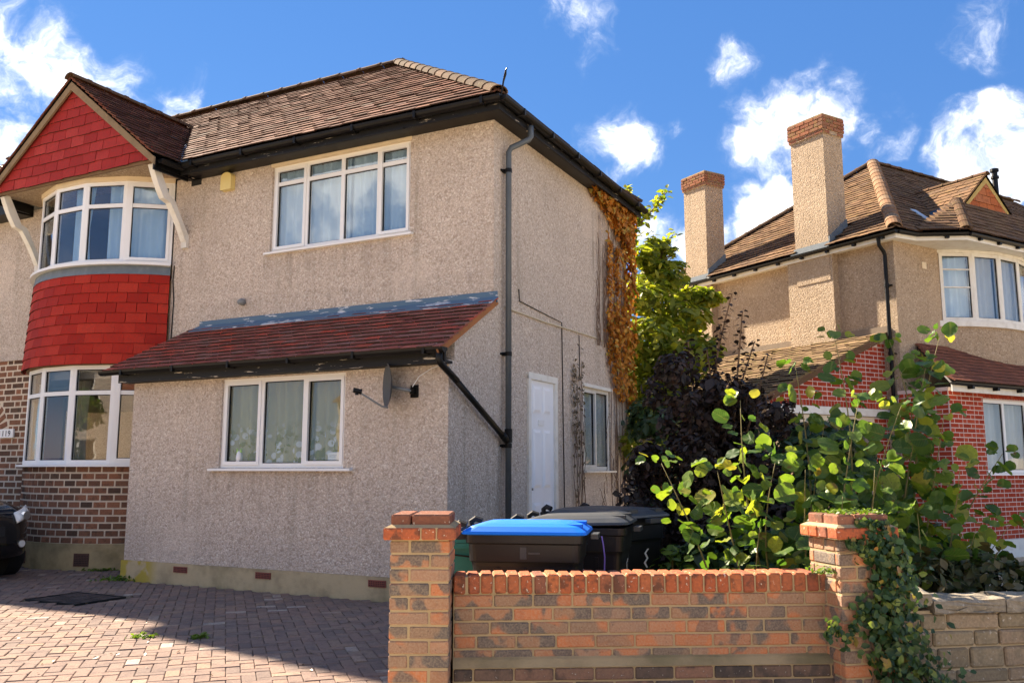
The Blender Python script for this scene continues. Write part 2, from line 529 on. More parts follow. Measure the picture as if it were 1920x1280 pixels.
M_CONC = mat_concrete('plinth_render', (.50, .40, .24), 1.)
M_CONC2 = mat_concrete('bay_plinth_render', (.42, .33, .18))
M_LEDGE = mat_concrete('ledge_render', (.36, .27, .15))
M_PAVE = mat_varied('block_paver', [(0, (.17, .13, .115)), (.35, (.22, .155, .13)), (.6, (.255, .17, .135)), (.8, (.20, .155, .135)), (.95, (.28, .19, .14)), (1, (.36, .31, .27))],
                    blotch=((.12, .09, .085), .5), blot_scale=10, bump=.6, rough=.92)
M_PAVEJ = mat_plain('paver_joint_sand', (.15, .115, .09), .98, .1, .75, 1.6, .6, dirt_c=(.06, .075, .03))
M_SOIL = mat_plain('garden_soil', (.075, .055, .038), .98, .1, .5, 4, .8)
M_ASPH = mat_plain('concrete_road', (.50, .44, .35), .92, .2, .4, 3, .6)
M_SLAB = mat_plain('pavement_concrete', (.55, .48, .37), .92, .2, .4, 3, .4)


def mat_curtain(name, c, pattern=None):
    t = NT(name)
    v = t.coords()
    n = t.noise(v, 4, 3)
    col = t.mix(t.sstep(n.outputs['Fac'], .4, .7, 0, .15), c, tuple(x * .7 for x in c))
    if pattern:
        s = t.vor(v, 9)
        xyz = sep_z(t, v)
        low = t.sstep(xyz[2], .62, .25)
        k = t.math('MULTIPLY', t.sstep(s.outputs['Distance'], .42, .3), low)
        col = t.mix(t.math('MULTIPLY', k, .95), col, (.90, .92, .92))
        s2 = t.noise(v, 8, 3)
        k2 = t.math('MULTIPLY', t.sstep(s2.outputs['Fac'], .52, .58), low)
        col = t.mix(t.math('MULTIPLY', k2, .9), col, (.26, .27, .02))
    t.done(col, .9, .1)
    tr = t.n('ShaderNodeBsdfTranslucent'); t.l(col, tr.inputs['Color'])
    ms = t.n('ShaderNodeMixShader'); ms.inputs[0].default_value = .25
    t.l(t.b.outputs[0], ms.inputs[1]); t.l(tr.outputs[0], ms.inputs[2])
    t.l(ms.outputs[0], t.out.inputs['Surface'])
    return t.m


M_CURT = mat_curtain('pale_curtain', (.60, .80, 1.0))
M_CURTW = mat_curtain('white_net_curtain', (.84, .86, .86))
M_CURTP = mat_curtain('patterned_net_curtain', (.54, .50, .27), True)


# ------------------------------------------------------------------ mesh helpers
class MB:
    def __init__(s):
        s.v, s.f = [], []

    def add(s, vs, fs, M=None):
        k = len(s.v)
        for p in vs:
            p = Vector(p)
            s.v.append(tuple(M @ p) if M else tuple(p))
        for f in fs:
            s.f.append(tuple(i + k for i in f))
        return s

    def box(s, x0, x1, y0, y1, z0, z1, M=None):
        return s.add([(x0, y0, z0), (x1, y0, z0), (x1, y1, z0), (x0, y1, z0), (x0, y0, z1), (x1, y0, z1), (x1, y1, z1), (x0, y1, z1)],
                     [(0, 3, 2, 1), (4, 5, 6, 7), (0, 1, 5, 4), (1, 2, 6, 5), (2, 3, 7, 6), (3, 0, 4, 7)], M)

    def cbox(s, L, D, H, c=.004, M=None):
        """chamfered box centred at 0"""
        vs = []
        for z in (-1, 1):
            for y in (-1, 1):
                for x in (-1, 1):
                    vs += [(x * L / 2, y * (D / 2 - c), z * (H / 2 - c)), (x * (L / 2 - c), y * D / 2, z * (H / 2 - c)), (x * (L / 2 - c), y * (D / 2 - c), z * H / 2)]
        bm = bmesh.new()
        for p in vs:
            bm.verts.new(p)
        bmesh.ops.convex_hull(bm, input=bm.verts)
        bmesh.ops.dissolve_limit(bm, angle_limit=.01, verts=bm.verts, edges=bm.edges)
        bm.verts.index_update()
        s.add([v.co.copy() for v in bm.verts], [[v.index for v in f.verts] for f in bm.faces], M)
        bm.free()
        return s

    def poly(s, pts, M=None):
        return s.add(pts, [tuple(range(len(pts)))], M)

    def prism(s, pts, d, M=None):
        """polygon pts extruded by vector d"""
        n = len(pts)
        d = Vector(d)
        vs = [Vector(p) for p in pts] + [Vector(p) + d for p in pts]
        fs = [tuple(range(n)), tuple(reversed(range(n, 2 * n)))]
        fs += [(i, (i + 1) % n, (i + 1) % n + n, i + n) for i in range(n)]
        return s.add(vs, fs, M)

    def tube(s, pts, r, n=8, cap=True, M=None):
        pts = [Vector(p) for p in pts]
        rs = r if isinstance(r, (list, tuple)) else [r] * len(pts)
        vs, fs = [], []
        prev = None
        for i, p in enumerate(pts):
            t = (pts[min(i + 1, len(pts) - 1)] - pts[max(i - 1, 0)])
            if t.length < 1e-9:
                t = Vector((0, 0, 1))
            t.normalize()
            a = prev if prev is not None else (Vector((0, 0, 1)) if abs(t.z) < .9 else Vector((1, 0, 0)))
            a = (a - t * a.dot(t)).normalized()
            prev = a
            b = t.cross(a)
            for k in range(n):
                th = 2 * math.pi * k / n
                vs.append(p + (a * math.cos(th) + b * math.sin(th)) * rs[i])
        for i in range(len(pts) - 1):
            for k in range(n):
                fs.append((i * n + k, i * n + (k + 1) % n, (i + 1) * n + (k + 1) % n, (i + 1) * n + k))
        if cap:
            fs.append(tuple(reversed(range(n))))
            fs.append(tuple(range((len(pts) - 1) * n, len(pts) * n)))
        return s.add(vs, fs, M)

    def trough(s, a, b, r, down=Vector((0, 0, -1)), n=8, th=.006):
        """half round gutter from a to b"""
        a, b = Vector(a), Vector(b)
        t = (b - a).normalized()
        side = t.cross(down).normalized()
        vs, fs = [], []
        for p in (a, b):
            for rr in (r, r - th):
                for k in range(n + 1):
                    ang = math.pi * k / n
                    vs.append(p + side * math.cos(ang) * rr + down * math.sin(ang) * rr)
        m = n + 1
        for k in range(n):
            fs.append((k, k + 1, 2 * m + k + 1, 2 * m + k))
            fs.append((m + k, 3 * m + k, 3 * m + k + 1, m + k + 1))
        fs.append((0, 2 * m, 3 * m, m))
        fs.append((n, m + n, 3 * m + n, 2 * m + n))
        for o in (0, 2 * m):
            fs.append(tuple(o + k for k in range(m)))
        return s.add(vs, fs)

    def mesh(s, name, mat=None, smooth=False, fix=True):
        me = bpy.data.meshes.new(name)
        me.from_pydata(s.v, [], s.f)
        if fix and s.f:
            bm = bmesh.new()
            bm.from_mesh(me)
            bmesh.ops.recalc_face_normals(bm, faces=bm.faces)
            bm.to_mesh(me)
            bm.free()
        if smooth:
            me.shade_smooth()
        if mat:
            me.materials.append(mat)
        me.update()
        return me

    def build(s, name, mat, parent=None, M=None, smooth=False, **kw):
        return link(name, s.mesh(name, mat, smooth), parent, M, **kw)


def link(name, me, parent=None, M=None, label=None, cat=None, group=None, kind=None):
    o = bpy.data.objects.new(name, me)
    COL.objects.link(o)
    if parent is not None:
        o.parent = parent
    if M is not None:
        o.matrix_basis = M
    return tag(o, label, cat, group, kind)


def tag(o, label=None, cat=None, group=None, kind=None):
    if label: o['label'] = label
    if cat: o['category'] = cat
    if group: o['group'] = group
    if kind: o['kind'] = kind
    return o


def empty(name, loc=(0, 0, 0), rz=0., **kw):
    o = bpy.data.objects.new(name, None)
    o.empty_display_size = .3
    o.location = loc
    o.rotation_euler = (0, 0, rz)
    COL.objects.link(o)
    return tag(o, **kw)


def T(x, y, z):
    return Matrix.Translation((x, y, z))


def RZ(a):
    return Matrix.Rotation(a, 4, 'Z')


def frame(o, ex, ey):
    ex = Vector(ex).normalized()
    ey = Vector(ey)
    ey = (ey - ex * ey.dot(ex)).normalized()
    ez = ex.cross(ey)
    m = Matrix((ex, ey, ez)).transposed().to_4x4()
    m.translation = Vector(o)
    return m


CACHE = {}


def piece(L, D, H, c, mat, key='brick'):
    k = (key, round(L, 3), round(D, 3), round(H, 3), mat.name)
    if k not in CACHE:
        CACHE[k] = MB().cbox(L, D, H, c).mesh(key, mat)
    return CACHE[k]


def wall_grid(mb, x0, x1, z0, z1, th, holes=(), M=None):
    """wall in the xz plane, outer face at y=0, thickness th towards +y, rectangular holes (x0,x1,z0,z1) with reveals"""
    xs = sorted({x0, x1, *[h[0] for h in holes], *[h[1] for h in holes]})
    zs = sorted({z0, z1, *[h[2] for h in holes], *[h[3] for h in holes]})
    xs = [x for x in xs if x0 - 1e-6 <= x <= x1 + 1e-6]
    zs = [z for z in zs if z0 - 1e-6 <= z <= z1 + 1e-6]
    solid = {}
    for i in range(len(xs) - 1):
        for j in range(len(zs) - 1):
            cx, cz = (xs[i] + xs[i + 1]) / 2, (zs[j] + zs[j + 1]) / 2
            solid[i, j] = not any(h[0] < cx < h[1] and h[2] < cz < h[3] for h in holes)
    idx = {}
    vs, fs = [], []

    def V(i, j, k):
        if (i, j, k) not in idx:
            idx[i, j, k] = len(vs)
            vs.append((xs[i], th * k, zs[j]))
        return idx[i, j, k]
    for (i, j), s in solid.items():
        if not s:
            continue
        fs.append((V(i, j, 0), V(i + 1, j, 0), V(i + 1, j + 1, 0), V(i, j + 1, 0)))
        fs.append((V(i, j, 1), V(i, j + 1, 1), V(i + 1, j + 1, 1), V(i + 1, j, 1)))
        for di, dj, e in ((-1, 0, ((i, j), (i, j + 1))), (1, 0, ((i + 1, j + 1), (i + 1, j))), (0, -1, ((i + 1, j), (i, j))), (0, 1, ((i, j + 1), (i + 1, j + 1)))):
            if not solid.get((i + di, j + dj), False):
                (a, b), (c, d) = e
                fs.append((V(a, b, 0), V(c, d, 0), V(c, d, 1), V(a, b, 1)))
    return mb.add(vs, fs, M)


def wpos(parent, p):
    m = parent.matrix_world if parent.type == 'EMPTY' else Matrix()
    return m @ Vector(p)


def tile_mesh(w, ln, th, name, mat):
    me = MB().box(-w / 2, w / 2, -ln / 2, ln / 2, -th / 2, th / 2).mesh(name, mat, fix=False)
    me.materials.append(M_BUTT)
    me.polygons[2].material_index = 1  # lower edge takes the painted course shadow
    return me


def tile_field(parent, root_M, F, name, amin, amax, slen, gauge, tw, mat, limit=300, th=.014, over=1.6, tilt=2.2, jit=1., stuff_name='far_tiles', keep=None):
    """courses of tiles on a slope. F: frame whose x runs along the eave, y up the slope, z outwards.
    amin/amax: functions of the height up the slope. The `limit` nearest tiles are objects, the rest one mesh."""
    rows = int(slen / gauge + .5)
    items = []
    for i in range(rows):
        s0 = i * gauge
        lo, hi = amin(s0 + gauge * .5), amax(s0 + gauge * .5)
        if hi - lo < .05:
            continue
        k = math.floor(lo / tw) - 1
        off = (.5 * tw if i % 2 else 0)
        while True:
            a0, a1 = k * tw + off, (k + 1) * tw + off
            k += 1
            if a1 <= lo + .03:
                continue
            if a0 >= hi - .03:
                break
            a0, a1 = max(a0, lo), min(a1, hi)
            ln = min(gauge * over, slen - s0 + .02)
            m = F @ T((a0 + a1) / 2, s0 + ln / 2, .012 + th) @ Matrix.Rotation(R(-tilt + random.gauss(0, .5) * jit), 4, 'X') @ Matrix.Rotation(R(random.gauss(0, .5) * jit), 4, 'Z') @ T(0, random.gauss(0, .003) * jit, random.uniform(0, .004) * jit)
            if keep and not keep((a0 + a1) / 2, s0):
                continue
            items.append((m, round((a1 - a0 - .006) / .01) * .01, ln))
    wm = root_M
    items.sort(key=lambda it: (wm @ it[0].translation - CAM).length)
    for m, w, ln in items[:limit]:
        w = max(w, .02)
        k = (name, w, round(ln, 2), mat.name)
        if k not in CACHE:
            CACHE[k] = tile_mesh(w, ln, th, name, mat)
        link(name, CACHE[k], parent, m)
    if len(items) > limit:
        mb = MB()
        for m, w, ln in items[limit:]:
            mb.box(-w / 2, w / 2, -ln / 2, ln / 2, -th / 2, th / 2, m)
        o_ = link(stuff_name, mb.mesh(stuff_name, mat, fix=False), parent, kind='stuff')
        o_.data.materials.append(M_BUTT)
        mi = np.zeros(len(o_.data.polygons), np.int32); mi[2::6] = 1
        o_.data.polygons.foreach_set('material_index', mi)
    return len(items)


def ridge_line(parent, a, b, r, step, mat, name='ridge_tile', up=Vector((0, 0, 1)), flat=.75):
    a, b = Vector(a), Vector(b)
    n = max(1, int(round((b - a).length / step)))
    t = (b - a).normalized()
    L = (b - a).length / n
    k = (name, round(L, 2), r, mat.name)
    if k not in CACHE:
        mb = MB()
        m = 8
        for (rr, y0, y1) in ((r, -L / 2, L / 2 - .012), (r * 1.09, L / 2 - .05, L / 2 - .004)):
            vs, fs = [], []
            for y in (y0, y1):
                for q in (rr, rr - .016):
                    for i in range(m + 1):
                        an = math.pi * i / m
                        vs.append((math.cos(an) * q, y, math.sin(an) * q * flat))
            w = m + 1
            for i in range(m):
                fs += [(i, i + 1, 2 * w + i + 1, 2 * w + i), (w + i, 3 * w + i, 3 * w + i + 1, w + i + 1), (i, w + i, w + i + 1, i + 1), (2 * w + i, 2 * w + i + 1, 3 * w + i + 1, 3 * w + i)]
            fs += [(0, 2 * w, 3 * w, w), (m, w + m, 3 * w + m, 2 * w + m)]
            mb.add(vs, fs)
        CACHE[k] = mb.mesh(name, mat)
    x = t.cross(up).normalized()
    for i in range(n):
        c = a + t * (L * (i + .5))
        m = frame(c, x, t)
        m = m @ Matrix.Rotation(R(random.gauss(0, 1.2)), 4, 'Y') @ Matrix.Rotation(R(random.gauss(0, .8)), 4, 'Z')
        link(name, CACHE[k], parent, m)


# ------------------------------------------------------------------ windows
def curtain_mesh(w, h, x0, y, mat, waves=None, amp=.03, seed=0, gather=0.):
    rr = random.Random(seed)
    n = max(16, int(w * 44))
    ph = rr.uniform(0, 6)
    mb = MB()
    rows = 5
    vs, fs = [], []
    for j in range(rows):
        z = h * j / (rows - 1)
        g = 1 - gather * (1 - abs(2 * j / (rows - 1) - .8))
        for i in range(n + 1):
            s = i / n
            x = x0 + w * (s * g)
            vs.append((x, y + amp * math.sin(ph + s * w * 42 + .6 * math.sin(s * 9 + ph)) + .5 * amp * math.sin(s * w * 19 + ph * 2), z))
    for j in range(rows - 1):
        for i in range(n):
            a = j * (n + 1) + i
            fs.append((a, a + 1, a + n + 2, a + n + 1))
    mb.add(vs, fs)
    return mb.mesh('curtain', mat, True, fix=False)


def make_window(parent, M, w, h, cuts, transom=None, casement=(), curtain=None, glass=None, fw=.055, sill=(.07, .12), mat=None, cseed=0, depth=.07, bars=()):
    """w x h window in the xz plane, outer face of the frame at y=0 (outwards is -y). cuts: mullion centres."""
    mat = mat or M_PVC
    glass = glass or M_GLASS
    xs = [0] + list(cuts) + [w]
    mb = MB()
    mb.box(0, w, 0, depth, 0, fw)
    mb.box(0, w, 0, depth, h - fw, h)
    edges = []
    for i, x in enumerate(xs):
        if i == 0:
            a, b = 0, fw
        elif i == len(xs) - 1:
            a, b = w - fw, w
        else:
            a, b = x - fw * .55, x + fw * .55
        mb.box(a, b, .002, depth - .002, fw, h - fw)
        edges.append((a, b))
    win_panes = []
    for i in range(len(xs) - 1):
        a, b = edges[i][1], edges[i + 1][0]
        z0, z1 = fw, h - fw
        if transom:
            mb.box(a, b, .004, depth - .004, transom - fw * .5, transom + fw * .5)
            cells = [(z0, transom - fw * .5), (transom + fw * .5, z1)]
        else:
            cells = [(z0, z1)]
        if i in casement:
            # an opening sash proud of the frame
            s = .042
            sx0, sx1, sz0, sz1 = a - .018, b + .018, z0 - .018, z1 + .018
            mb.box(sx0, sx1, -.014, .035, sz0, sz0 + s)
            mb.box(sx0, sx1, -.014, .035, sz1 - s, sz1)
            mb.box(sx0, sx0 + s, -.012, .033, sz0 + s, sz1 - s)
            mb.box(sx1 - s, sx1, -.012, .033, sz0 + s, sz1 - s)
            a, b = sx0 + s, sx1 - s
            cells = [(max(c0, sz0 + s), min(c1, sz1 - s)) for c0, c1 in cells]
        for c0, c1 in cells:
            win_panes.append((a, b, c0, c1))
        for bz in bars:
            mb.box(a, b, .01, .05, bz - .012, bz + .012)
    win = mb.build('window', mat, parent, M)
    gasket = MB()
    for a, b, c0, c1 in win_panes:
        g = .009
        for q in ((a, a + g, c0, c1), (b - g, b, c0, c1), (a + g, b - g, c0, c0 + g), (a + g, b - g, c1 - g, c1)):
            gasket.box(q[0], q[1], .020, .040, q[2], q[3])
        tiltx, tiltz = R(random.gauss(0, .35)), R(random.gauss(0, .35))
        pw, ph = b - a, c1 - c0
        pm = MB().box(-pw / 2, pw / 2, -.003, .003, -ph / 2, ph / 2).mesh('pane', glass)
        link('pane', pm, win, T((a + b) / 2, .030, (c0 + c1) / 2) @ Matrix.Rotation(tiltx, 4, 'X') @ RZ(tiltz))
    gasket.build('gasket', M_RUBBER, win)
    if sill:
        MB().prism([(-sill[0], -sill[1], -.035), (-sill[0], -sill[1], -.008), (-sill[0], .06, .0), (-sill[0], .06, -.035)], (w + 2 * sill[0], 0, 0)).build('sill', mat, win)
    if curtain:
        for (c0, cw, cy, cm, ga) in curtain:
            link('curtain', curtain_mesh(cw, h - .02, c0, cy, cm, seed=cseed + int(c0 * 100), gather=ga), win)
    return win


# ------------------------------------------------------------------ the setting: ground, street, drive
HO = Vector((-0.2228, 10.3555, 0))
HA = R(-27.07)
NO = Vector((6.6709, 15.0, 0))
NA = R(31)
HM = T(*HO) @ RZ(HA)
NM = T(*NO) @ RZ(NA)

MB().box(-400, 400, -400, 400, -.6, -.012).build('ground', mat_plain('gravelly_earth', (.44, .37, .26), .95, .1, .4, 2, .5), kind='structure')
MB().prism([(1.0, 5.7, -.008), (5, 6.2, -.008), (4, 9.5, -.008), (1.4, 9.5, -.008)], (0, 0, .004)).build('flower_bed', M_SOIL, kind='structure')
MB().box(-60, 60, -9.0, -1.2, -.11, -.008).build('road', M_ASPH, kind='structure')
pv = MB().box(-60, 60, -.98, 4.86, -.11, .0).build('pavement', M_SLAB, kind='structure')
kb = MB()
for i in range(40):
    kb.box(-18 + i * .9, -18 + i * .9 + .888, -1.12, -.985, -.11, .012)
kb.build('kerb', M_SLAB, kind='structure')

# brick paved drive in front of the house (joint bed, then each paver)
drive = MB().poly([HM @ Vector(p) for p in ((-13, -8, .004), (-4, -8, .004), (2.4, -4.7, .004), (.6, 0, .004), (-13, 0, .004))]).build('driveway', M_PAVEJ, kind='structure')
hx0, hx1, hy0, hy1 = -4.30, -3.53, -2.70, -2.10        # manhole opening


def herring():
    """herringbone of 2:1 blocks on a unit grid: (x, y) of the lower corner and whether it stands upright"""
    W = .1
    out = []
    for r in range(-70, 70):
        for q in range(-40, 40):
            ox, oy = r + 4 * q, r
            out.append(((ox + 1) * W, (oy + .5) * W, 0))
            out.append(((ox + 2.5) * W, (oy + 0) * W, 1))
    return out


def in_drive(x, y):
    if not (-12.6 < x < 2.4 and y < -.06 and y > -8) or (x > .2 and y > -1.2):
        return False
    if -4.95 < x < .1 and y > -1.08:
        return False
    bx = x + 6.97
    if abs(bx) < 1.6 and (y - 1.41) ** 2 + bx * bx < 2.13 ** 2:
        return False
    if hx0 - .06 < x < hx1 + .06 and hy0 - .06 < y < hy1 + .06:
        return False
    return True


pit = []
rot45 = RZ(R(45))
for (px_, py_, up) in herring():
    p = rot45 @ Vector((px_, py_, 0)) + Vector((-4.5, -3.0, 0))
    if not in_drive(p.x, p.y):
        continue
    w = HM @ p
    if w.y < 4.95:
        continue
    u = 960 + 1650 * w.x / w.y
    if u < -260 or u > 1000:
        continue
    a = HA + R(45) + (math.pi / 2 if up else 0)
    M = T(w.x, w.y, random.gauss(0, .0022)) @ RZ(a + random.gauss(0, .012)) @ Matrix.Rotation(random.gauss(0, .009), 4, 'X')
    vis = 0 < u < 745 and w.y > 5.55
    pit.append((0 if vis else 1, w.length, M))
pit.sort(key=lambda t_: (t_[0], t_[1]))
pm_ = MB().cbox(.196, .096, .03, .005).mesh('paver', M_PAVE)
for k_, d_, M in pit[:300]:
    link('paver', pm_, drive, M @ T(0, 0, .006))
mb = MB()
cb = MB().cbox(.196, .096, .03, .005)
for k_, d_, M in pit[300:]:
    mb.add(cb.v, cb.f, M @ T(0, 0, .006))
mb.build('far_pavers', M_PAVE, drive, kind='stuff')

# manhole: rim and sunken paved tray
mh = empty('manhole_cover', HM @ Vector(((hx0 + hx1) / 2, (hy0 + hy1) / 2, 0)), HA, label='dark recessed square manhole cover sunk in the brick drive', cat='manhole cover')
w2, d2 = (hx1 - hx0) / 2, (hy1 - hy0) / 2
MB().box(-w2, w2, -d2, d2, .0045, .0095).build('tray', M_DARK, mh)
fr = MB()
fr.box(-w2 - .02, w2 + .02, -d2 - .02, -d2, .003, .026).box(-w2 - .02, w2 + .02, d2, d2 + .02, .003, .026)
fr.box(-w2 - .02, -w2, -d2, d2, .003, .026).box(w2, w2 + .02, -d2, d2, .003, .026)
fr.build('rim', M_RUBBER, mh)
M_GRIT = mat_varied('dark_paver', [(0, (.05, .042, .04)), (1, (.09, .07, .065))], bump=.6)
for i in range(7):
    for j in range(5):
        link('cover_block', piece(.096, .106, .02, .004, M_GRIT, 'cover_block'), mh, T(-w2 + .057 + i * .109, -d2 + .06 + j * .12, .011 + random.gauss(0, .002)))

# ------------------------------------------------------------------ the house with the red bay
D = 4.75
house = empty('semi_detached_house', HO, HA, label='pebbledashed corner house with red tiled bay, lean-to and brown hipped roof', cat='house')
bpy.context.view_layer.update()
TOPZ = 5.74
UW = (-3.55, -1.22, 4.41, 5.65)        # upper window opening x0,x1,z0,z1
EW = (-3.29, -1.38, 1.44, 2.53)        # lean-to window
EV = -1.015
DOOR = (.94, 1.77, .16, 2.62)
SWIN = (2.77, 3.88, 1.41, 2.63)

# front wall (behind the lean-to and up to the eaves)
mb = MB()
wall_grid(mb, -5.44, -.001, 0, TOPZ, .22, [UW])
mb.build('front_wall', M_PEB, house)
mb = MB()
wall_grid(mb, -22, -8.46, 3.26, TOPZ, .22, [])
mb.build('front_wall', M_PEB, house)
# flank wall
FM = frame((0, 0, 0), (0, 1, 0), (-1, 0, 0))
mb = MB()
wall_grid(mb, .001, D, 0, TOPZ, .22, [DOOR, SWIN], FM)
mb.build('flank_wall', M_PEB, house)
MB().box(-22, -.23, D - .22, D - .002, 0, TOPZ - .01).build('back_wall', M_PEB, house)
MB().box(-12.8, -.23, .23, D - .23, 2.70, 2.92).box(-12.8, -.23, .23, D - .23, .02, .16).box(-5.6, -5.45, .24, D - .24, .17, 2.69).box(-5.2, -5.05, .24, D - .24, 2.93, 5.7).box(-12.8, -.23, .24, D - .24, 5.6, 5.66).build('room_partition', M_INT, house)

# ---- lean-to
mb = MB()
wall_grid(mb, -4.87, 0, .268, 2.60, .12, [EW], T(0, EV, 0))
mb.build('lean_to_front_wall', M_PEB, house)
mb = MB()
zt = lambda y: 2.68 + (y + 1.27) * (3.44 - 2.68) / 1.27 - .06
mb.prism([(-.12, EV + .122, .268), (-.12, -.002, .268), (-.12, -.002, zt(0)), (-.12, EV + .122, zt(EV + .122))], (.12, 0, 0))
mb.build('lean_to_side_wall', M_PEB, house)
mb = MB()
mb.prism([(-4.87, EV + .122, .268), (-4.87, -.002, .268), (-4.87, -.002, zt(0)), (-4.87, EV + .122, zt(EV + .122))], (.12, 0, 0))
mb.build('lean_to_side_wall', M_PEB, house)
MB().box(-4.74, -.13, -.03, -.01, .3, 2.6).build('lean_to_lining', M_INT, house)
pl = MB().box(-4.895, .022, EV - .022, EV + .10, -.05, .266).box(-.10, .022, EV + .102, -.003, -.05, .266).build('plinth', M_CONC, house)
for xx in (-3.82, -2.48, -.86):
    ab = MB().box(-.115, .115, -.010, .02, -.036, .036).build('air_brick', M_AIRBRICK, house, T(xx, EV - .024, .198))
    g = MB()
    for i in range(9):
        for j in range(3):
            g.box(-.098 + i * .0235, -.098 + i * .0235 + .012, -.0125, -.0095, -.027 + j * .02, -.027 + j * .02 + .011)
    g.build('slot', M_DARK, ab)

# lean-to roof
F = frame((-5.14, -1.30, 2.665), (1, 0, 0), (0, 1.30, 3.42 - 2.665))
sl = math.hypot(1.30, 3.42 - 2.665)
lean = MB().prism([F @ Vector((0.02, 0, -.03)), F @ Vector((5.16, 0, -.03)), F @ Vector((5.16, sl, -.03)), F @ Vector((.30, sl, -.03))], F.to_3x3() @ Vector((0, 0, .035))).build('lean_to_roof', M_BLACK, house)
tile_field(lean, HM, F, 'roof_tile', lambda s: .29 * s / sl - .02, lambda s: 5.21, sl, .121, .205, M_TILE_LEAN, 300, th=.016, jit=1.6, tilt=8)
# painted verge board along the right edge and underside
MB().prism([F @ Vector((5.165, -.01, -.055)), F @ Vector((5.165, sl + .02, -.055)), F @ Vector((5.165, sl + .02, .012)), F @ Vector((5.165, -.01, .012))], (.022, 0, 0)).build('verge_mortar', mat_plain('verge_pointing', (.36, .15, .06), .9, .2, .5, 8, .5, dirt_c=(.14, .09, .05)), lean)
MB().prism([(-4.80, -.022, 3.395), (-4.80, -.022, 3.53), (-4.80, -.003, 3.53), (-4.80, -.003, 3.395)], (4.86, 0, 0)).prism([(-4.82, -.20, 3.352), (-4.82, -.022, 3.452), (-4.82, -.022, 3.462), (-4.82, -.20, 3.362)], (4.90, 0, 0)).build('lead_flashing', M_LEADPEEL, house)
# fascia, gutter and its pipe
MB().box(-4.96, .06, -1.20, -1.172, 2.545, 2.70).build('lean_to_fascia', M_PEEL, house)
MB().box(-4.95, .05, -1.17, EV - .002, 2.548, 2.575).build('lean_to_soffit', M_PEEL, house)
g = MB()
g.trough((-5.22, -1.262, 2.70), (.10, -1.262, 2.70), .058)
for i in range(6):
    x = -4.8 + i * .93
    g.box(x, x + .03, -1.325, -1.198, 2.636, 2.712)
g.build('lean_to_gutter', M_BLACK, house, smooth=False)
dp = MB()
dp.tube([(.03, -1.262, 2.66), (.03, -1.262, 2.57), (.035, -1.23, 2.53), (.06, -1.12, 2.455), (.07, -.95, 2.365)], .037, 10)
dp.tube([(.07, -.97, 2.372), (.07, .14, 1.80)], .034, 10)
dp.tube([(.07, .10, 1.825), (.07, .22, 1.76)], .043, 10)
dp.build('branch_pipe', M_BLACK, house, smooth=True)

# main down pipe on the flank
dp = MB()
dp.tube([(.30, .42, 5.70), (.30, .42, 5.56), (.285, .40, 5.52), (.10, .27, 5.40), (.075, .25, 5.34), (.075, .25, 0.05)], .037, 12)
dp.build('down_pipe', M_PIPE, house, smooth=True)
for z in (5.10, 2.80, 1.70):
    dp = MB().tube([(.075, .25, z - .025), (.075, .25, z + .025)], .043, 12)
    dp.box(.0, .05, .215, .285, z - .02, z + .02)
    dp.box(-.0, .02, .17, .33, z - .012, z + .012)
    dp.build('pipe_clip', M_BLACK, house)
MB().tube([(.075, .25, 1.90), (.075, .25, 1.74)], .048, 12).build('pipe_branch_collar', M_BLACK, house)

# upper window
uw = make_window(house, T(UW[0], .04, UW[2]), UW[1] - UW[0], UW[3] - UW[2], [.60, 1.215, 1.81], transom=.985, casement=(0, 3),
                 curtain=[(.03, .60, .12, M_CURT, 0), (.60, .68, .125, M_CURT, 0), (1.24, .55, .12, M_CURT, 0), (1.78, .52, .12, M_CURT, 0)], cseed=3, sill=(.06, .10))
MB().box(UW[0] - .02, UW[1] + .02, -.012, .06, UW[3] - .002, TOPZ + .03).build('head_board', M_CREAMTRIM, house)
# lean-to window
ew = make_window(house, T(EW[0], EV + .03, EW[2]), EW[1] - EW[0], EW[3] - EW[2], [.635, 1.30], casement=(0, 2), glass=M_GLASS_D,
                 curtain=[(.03, 1.84, .10, M_CURTP, 0)], cseed=9, sill=(.13, .09))
MB().box(EW[0], EW[1], EV + .03, EV + .09, EW[3] + .0, EW[3] + .05).build('head_board', M_CREAMTRIM, house)

# side door
fr = MB()
y0, y1, z0, z1 = DOOR
fr.box(-.02, .028, y0 - .035, y0 + .04, z0, z1).box(-.02, .028, y1 - .04, y1 + .035, z0, z1).box(-.02, .030, y0 - .035, y1 + .035, z1 - .05, z1 + .035).box(-.02, .06, y0 - .04, y1 + .04, z0 - .05, z0 - .002)
fr.build('door_frame', M_PAINTW, house)
dr = MB().box(-.045, -.005, y0 + .042, y1 - .042, z0, z1 - .052).build('door', M_DOORW, house)
for c in (0, 1):
    ya = y0 + .042 + .09 + c * (.285 + .02)
    for (za, zb) in ((.22, .85), (1.02, 1.78), (1.98, 2.34)):
        p = MB()
        p.prism([(-.004, ya, z0 + za), (-.004, ya + .245, z0 + za), (-.004, ya + .245, z0 + zb), (-.004, ya, z0 + zb)], (.004, 0, 0))
        p.add([(0.0, ya + .01, z0 + za + .01), (.0, ya + .235, z0 + za + .01), (.0, ya + .235, z0 + zb - .01), (.0, ya + .01, z0 + zb - .01),
               (.014, ya + .045, z0 + za + .045), (.014, ya + .20, z0 + za + .045), (.014, ya + .20, z0 + zb - .045), (.014, ya + .045, z0 + zb - .045)],
              [(4, 5, 6, 7), (0, 1, 5, 4), (1, 2, 6, 5), (2, 3, 7, 6), (3, 0, 4, 7)])
        fr2 = MB()
        p.build('door_panel', M_DOORW, dr)
MB().box(-.004, .012, y0 + .30, y0 + .46, z0 + 1.83, z0 + 1.90).build('name_plate', M_PVC, dr)
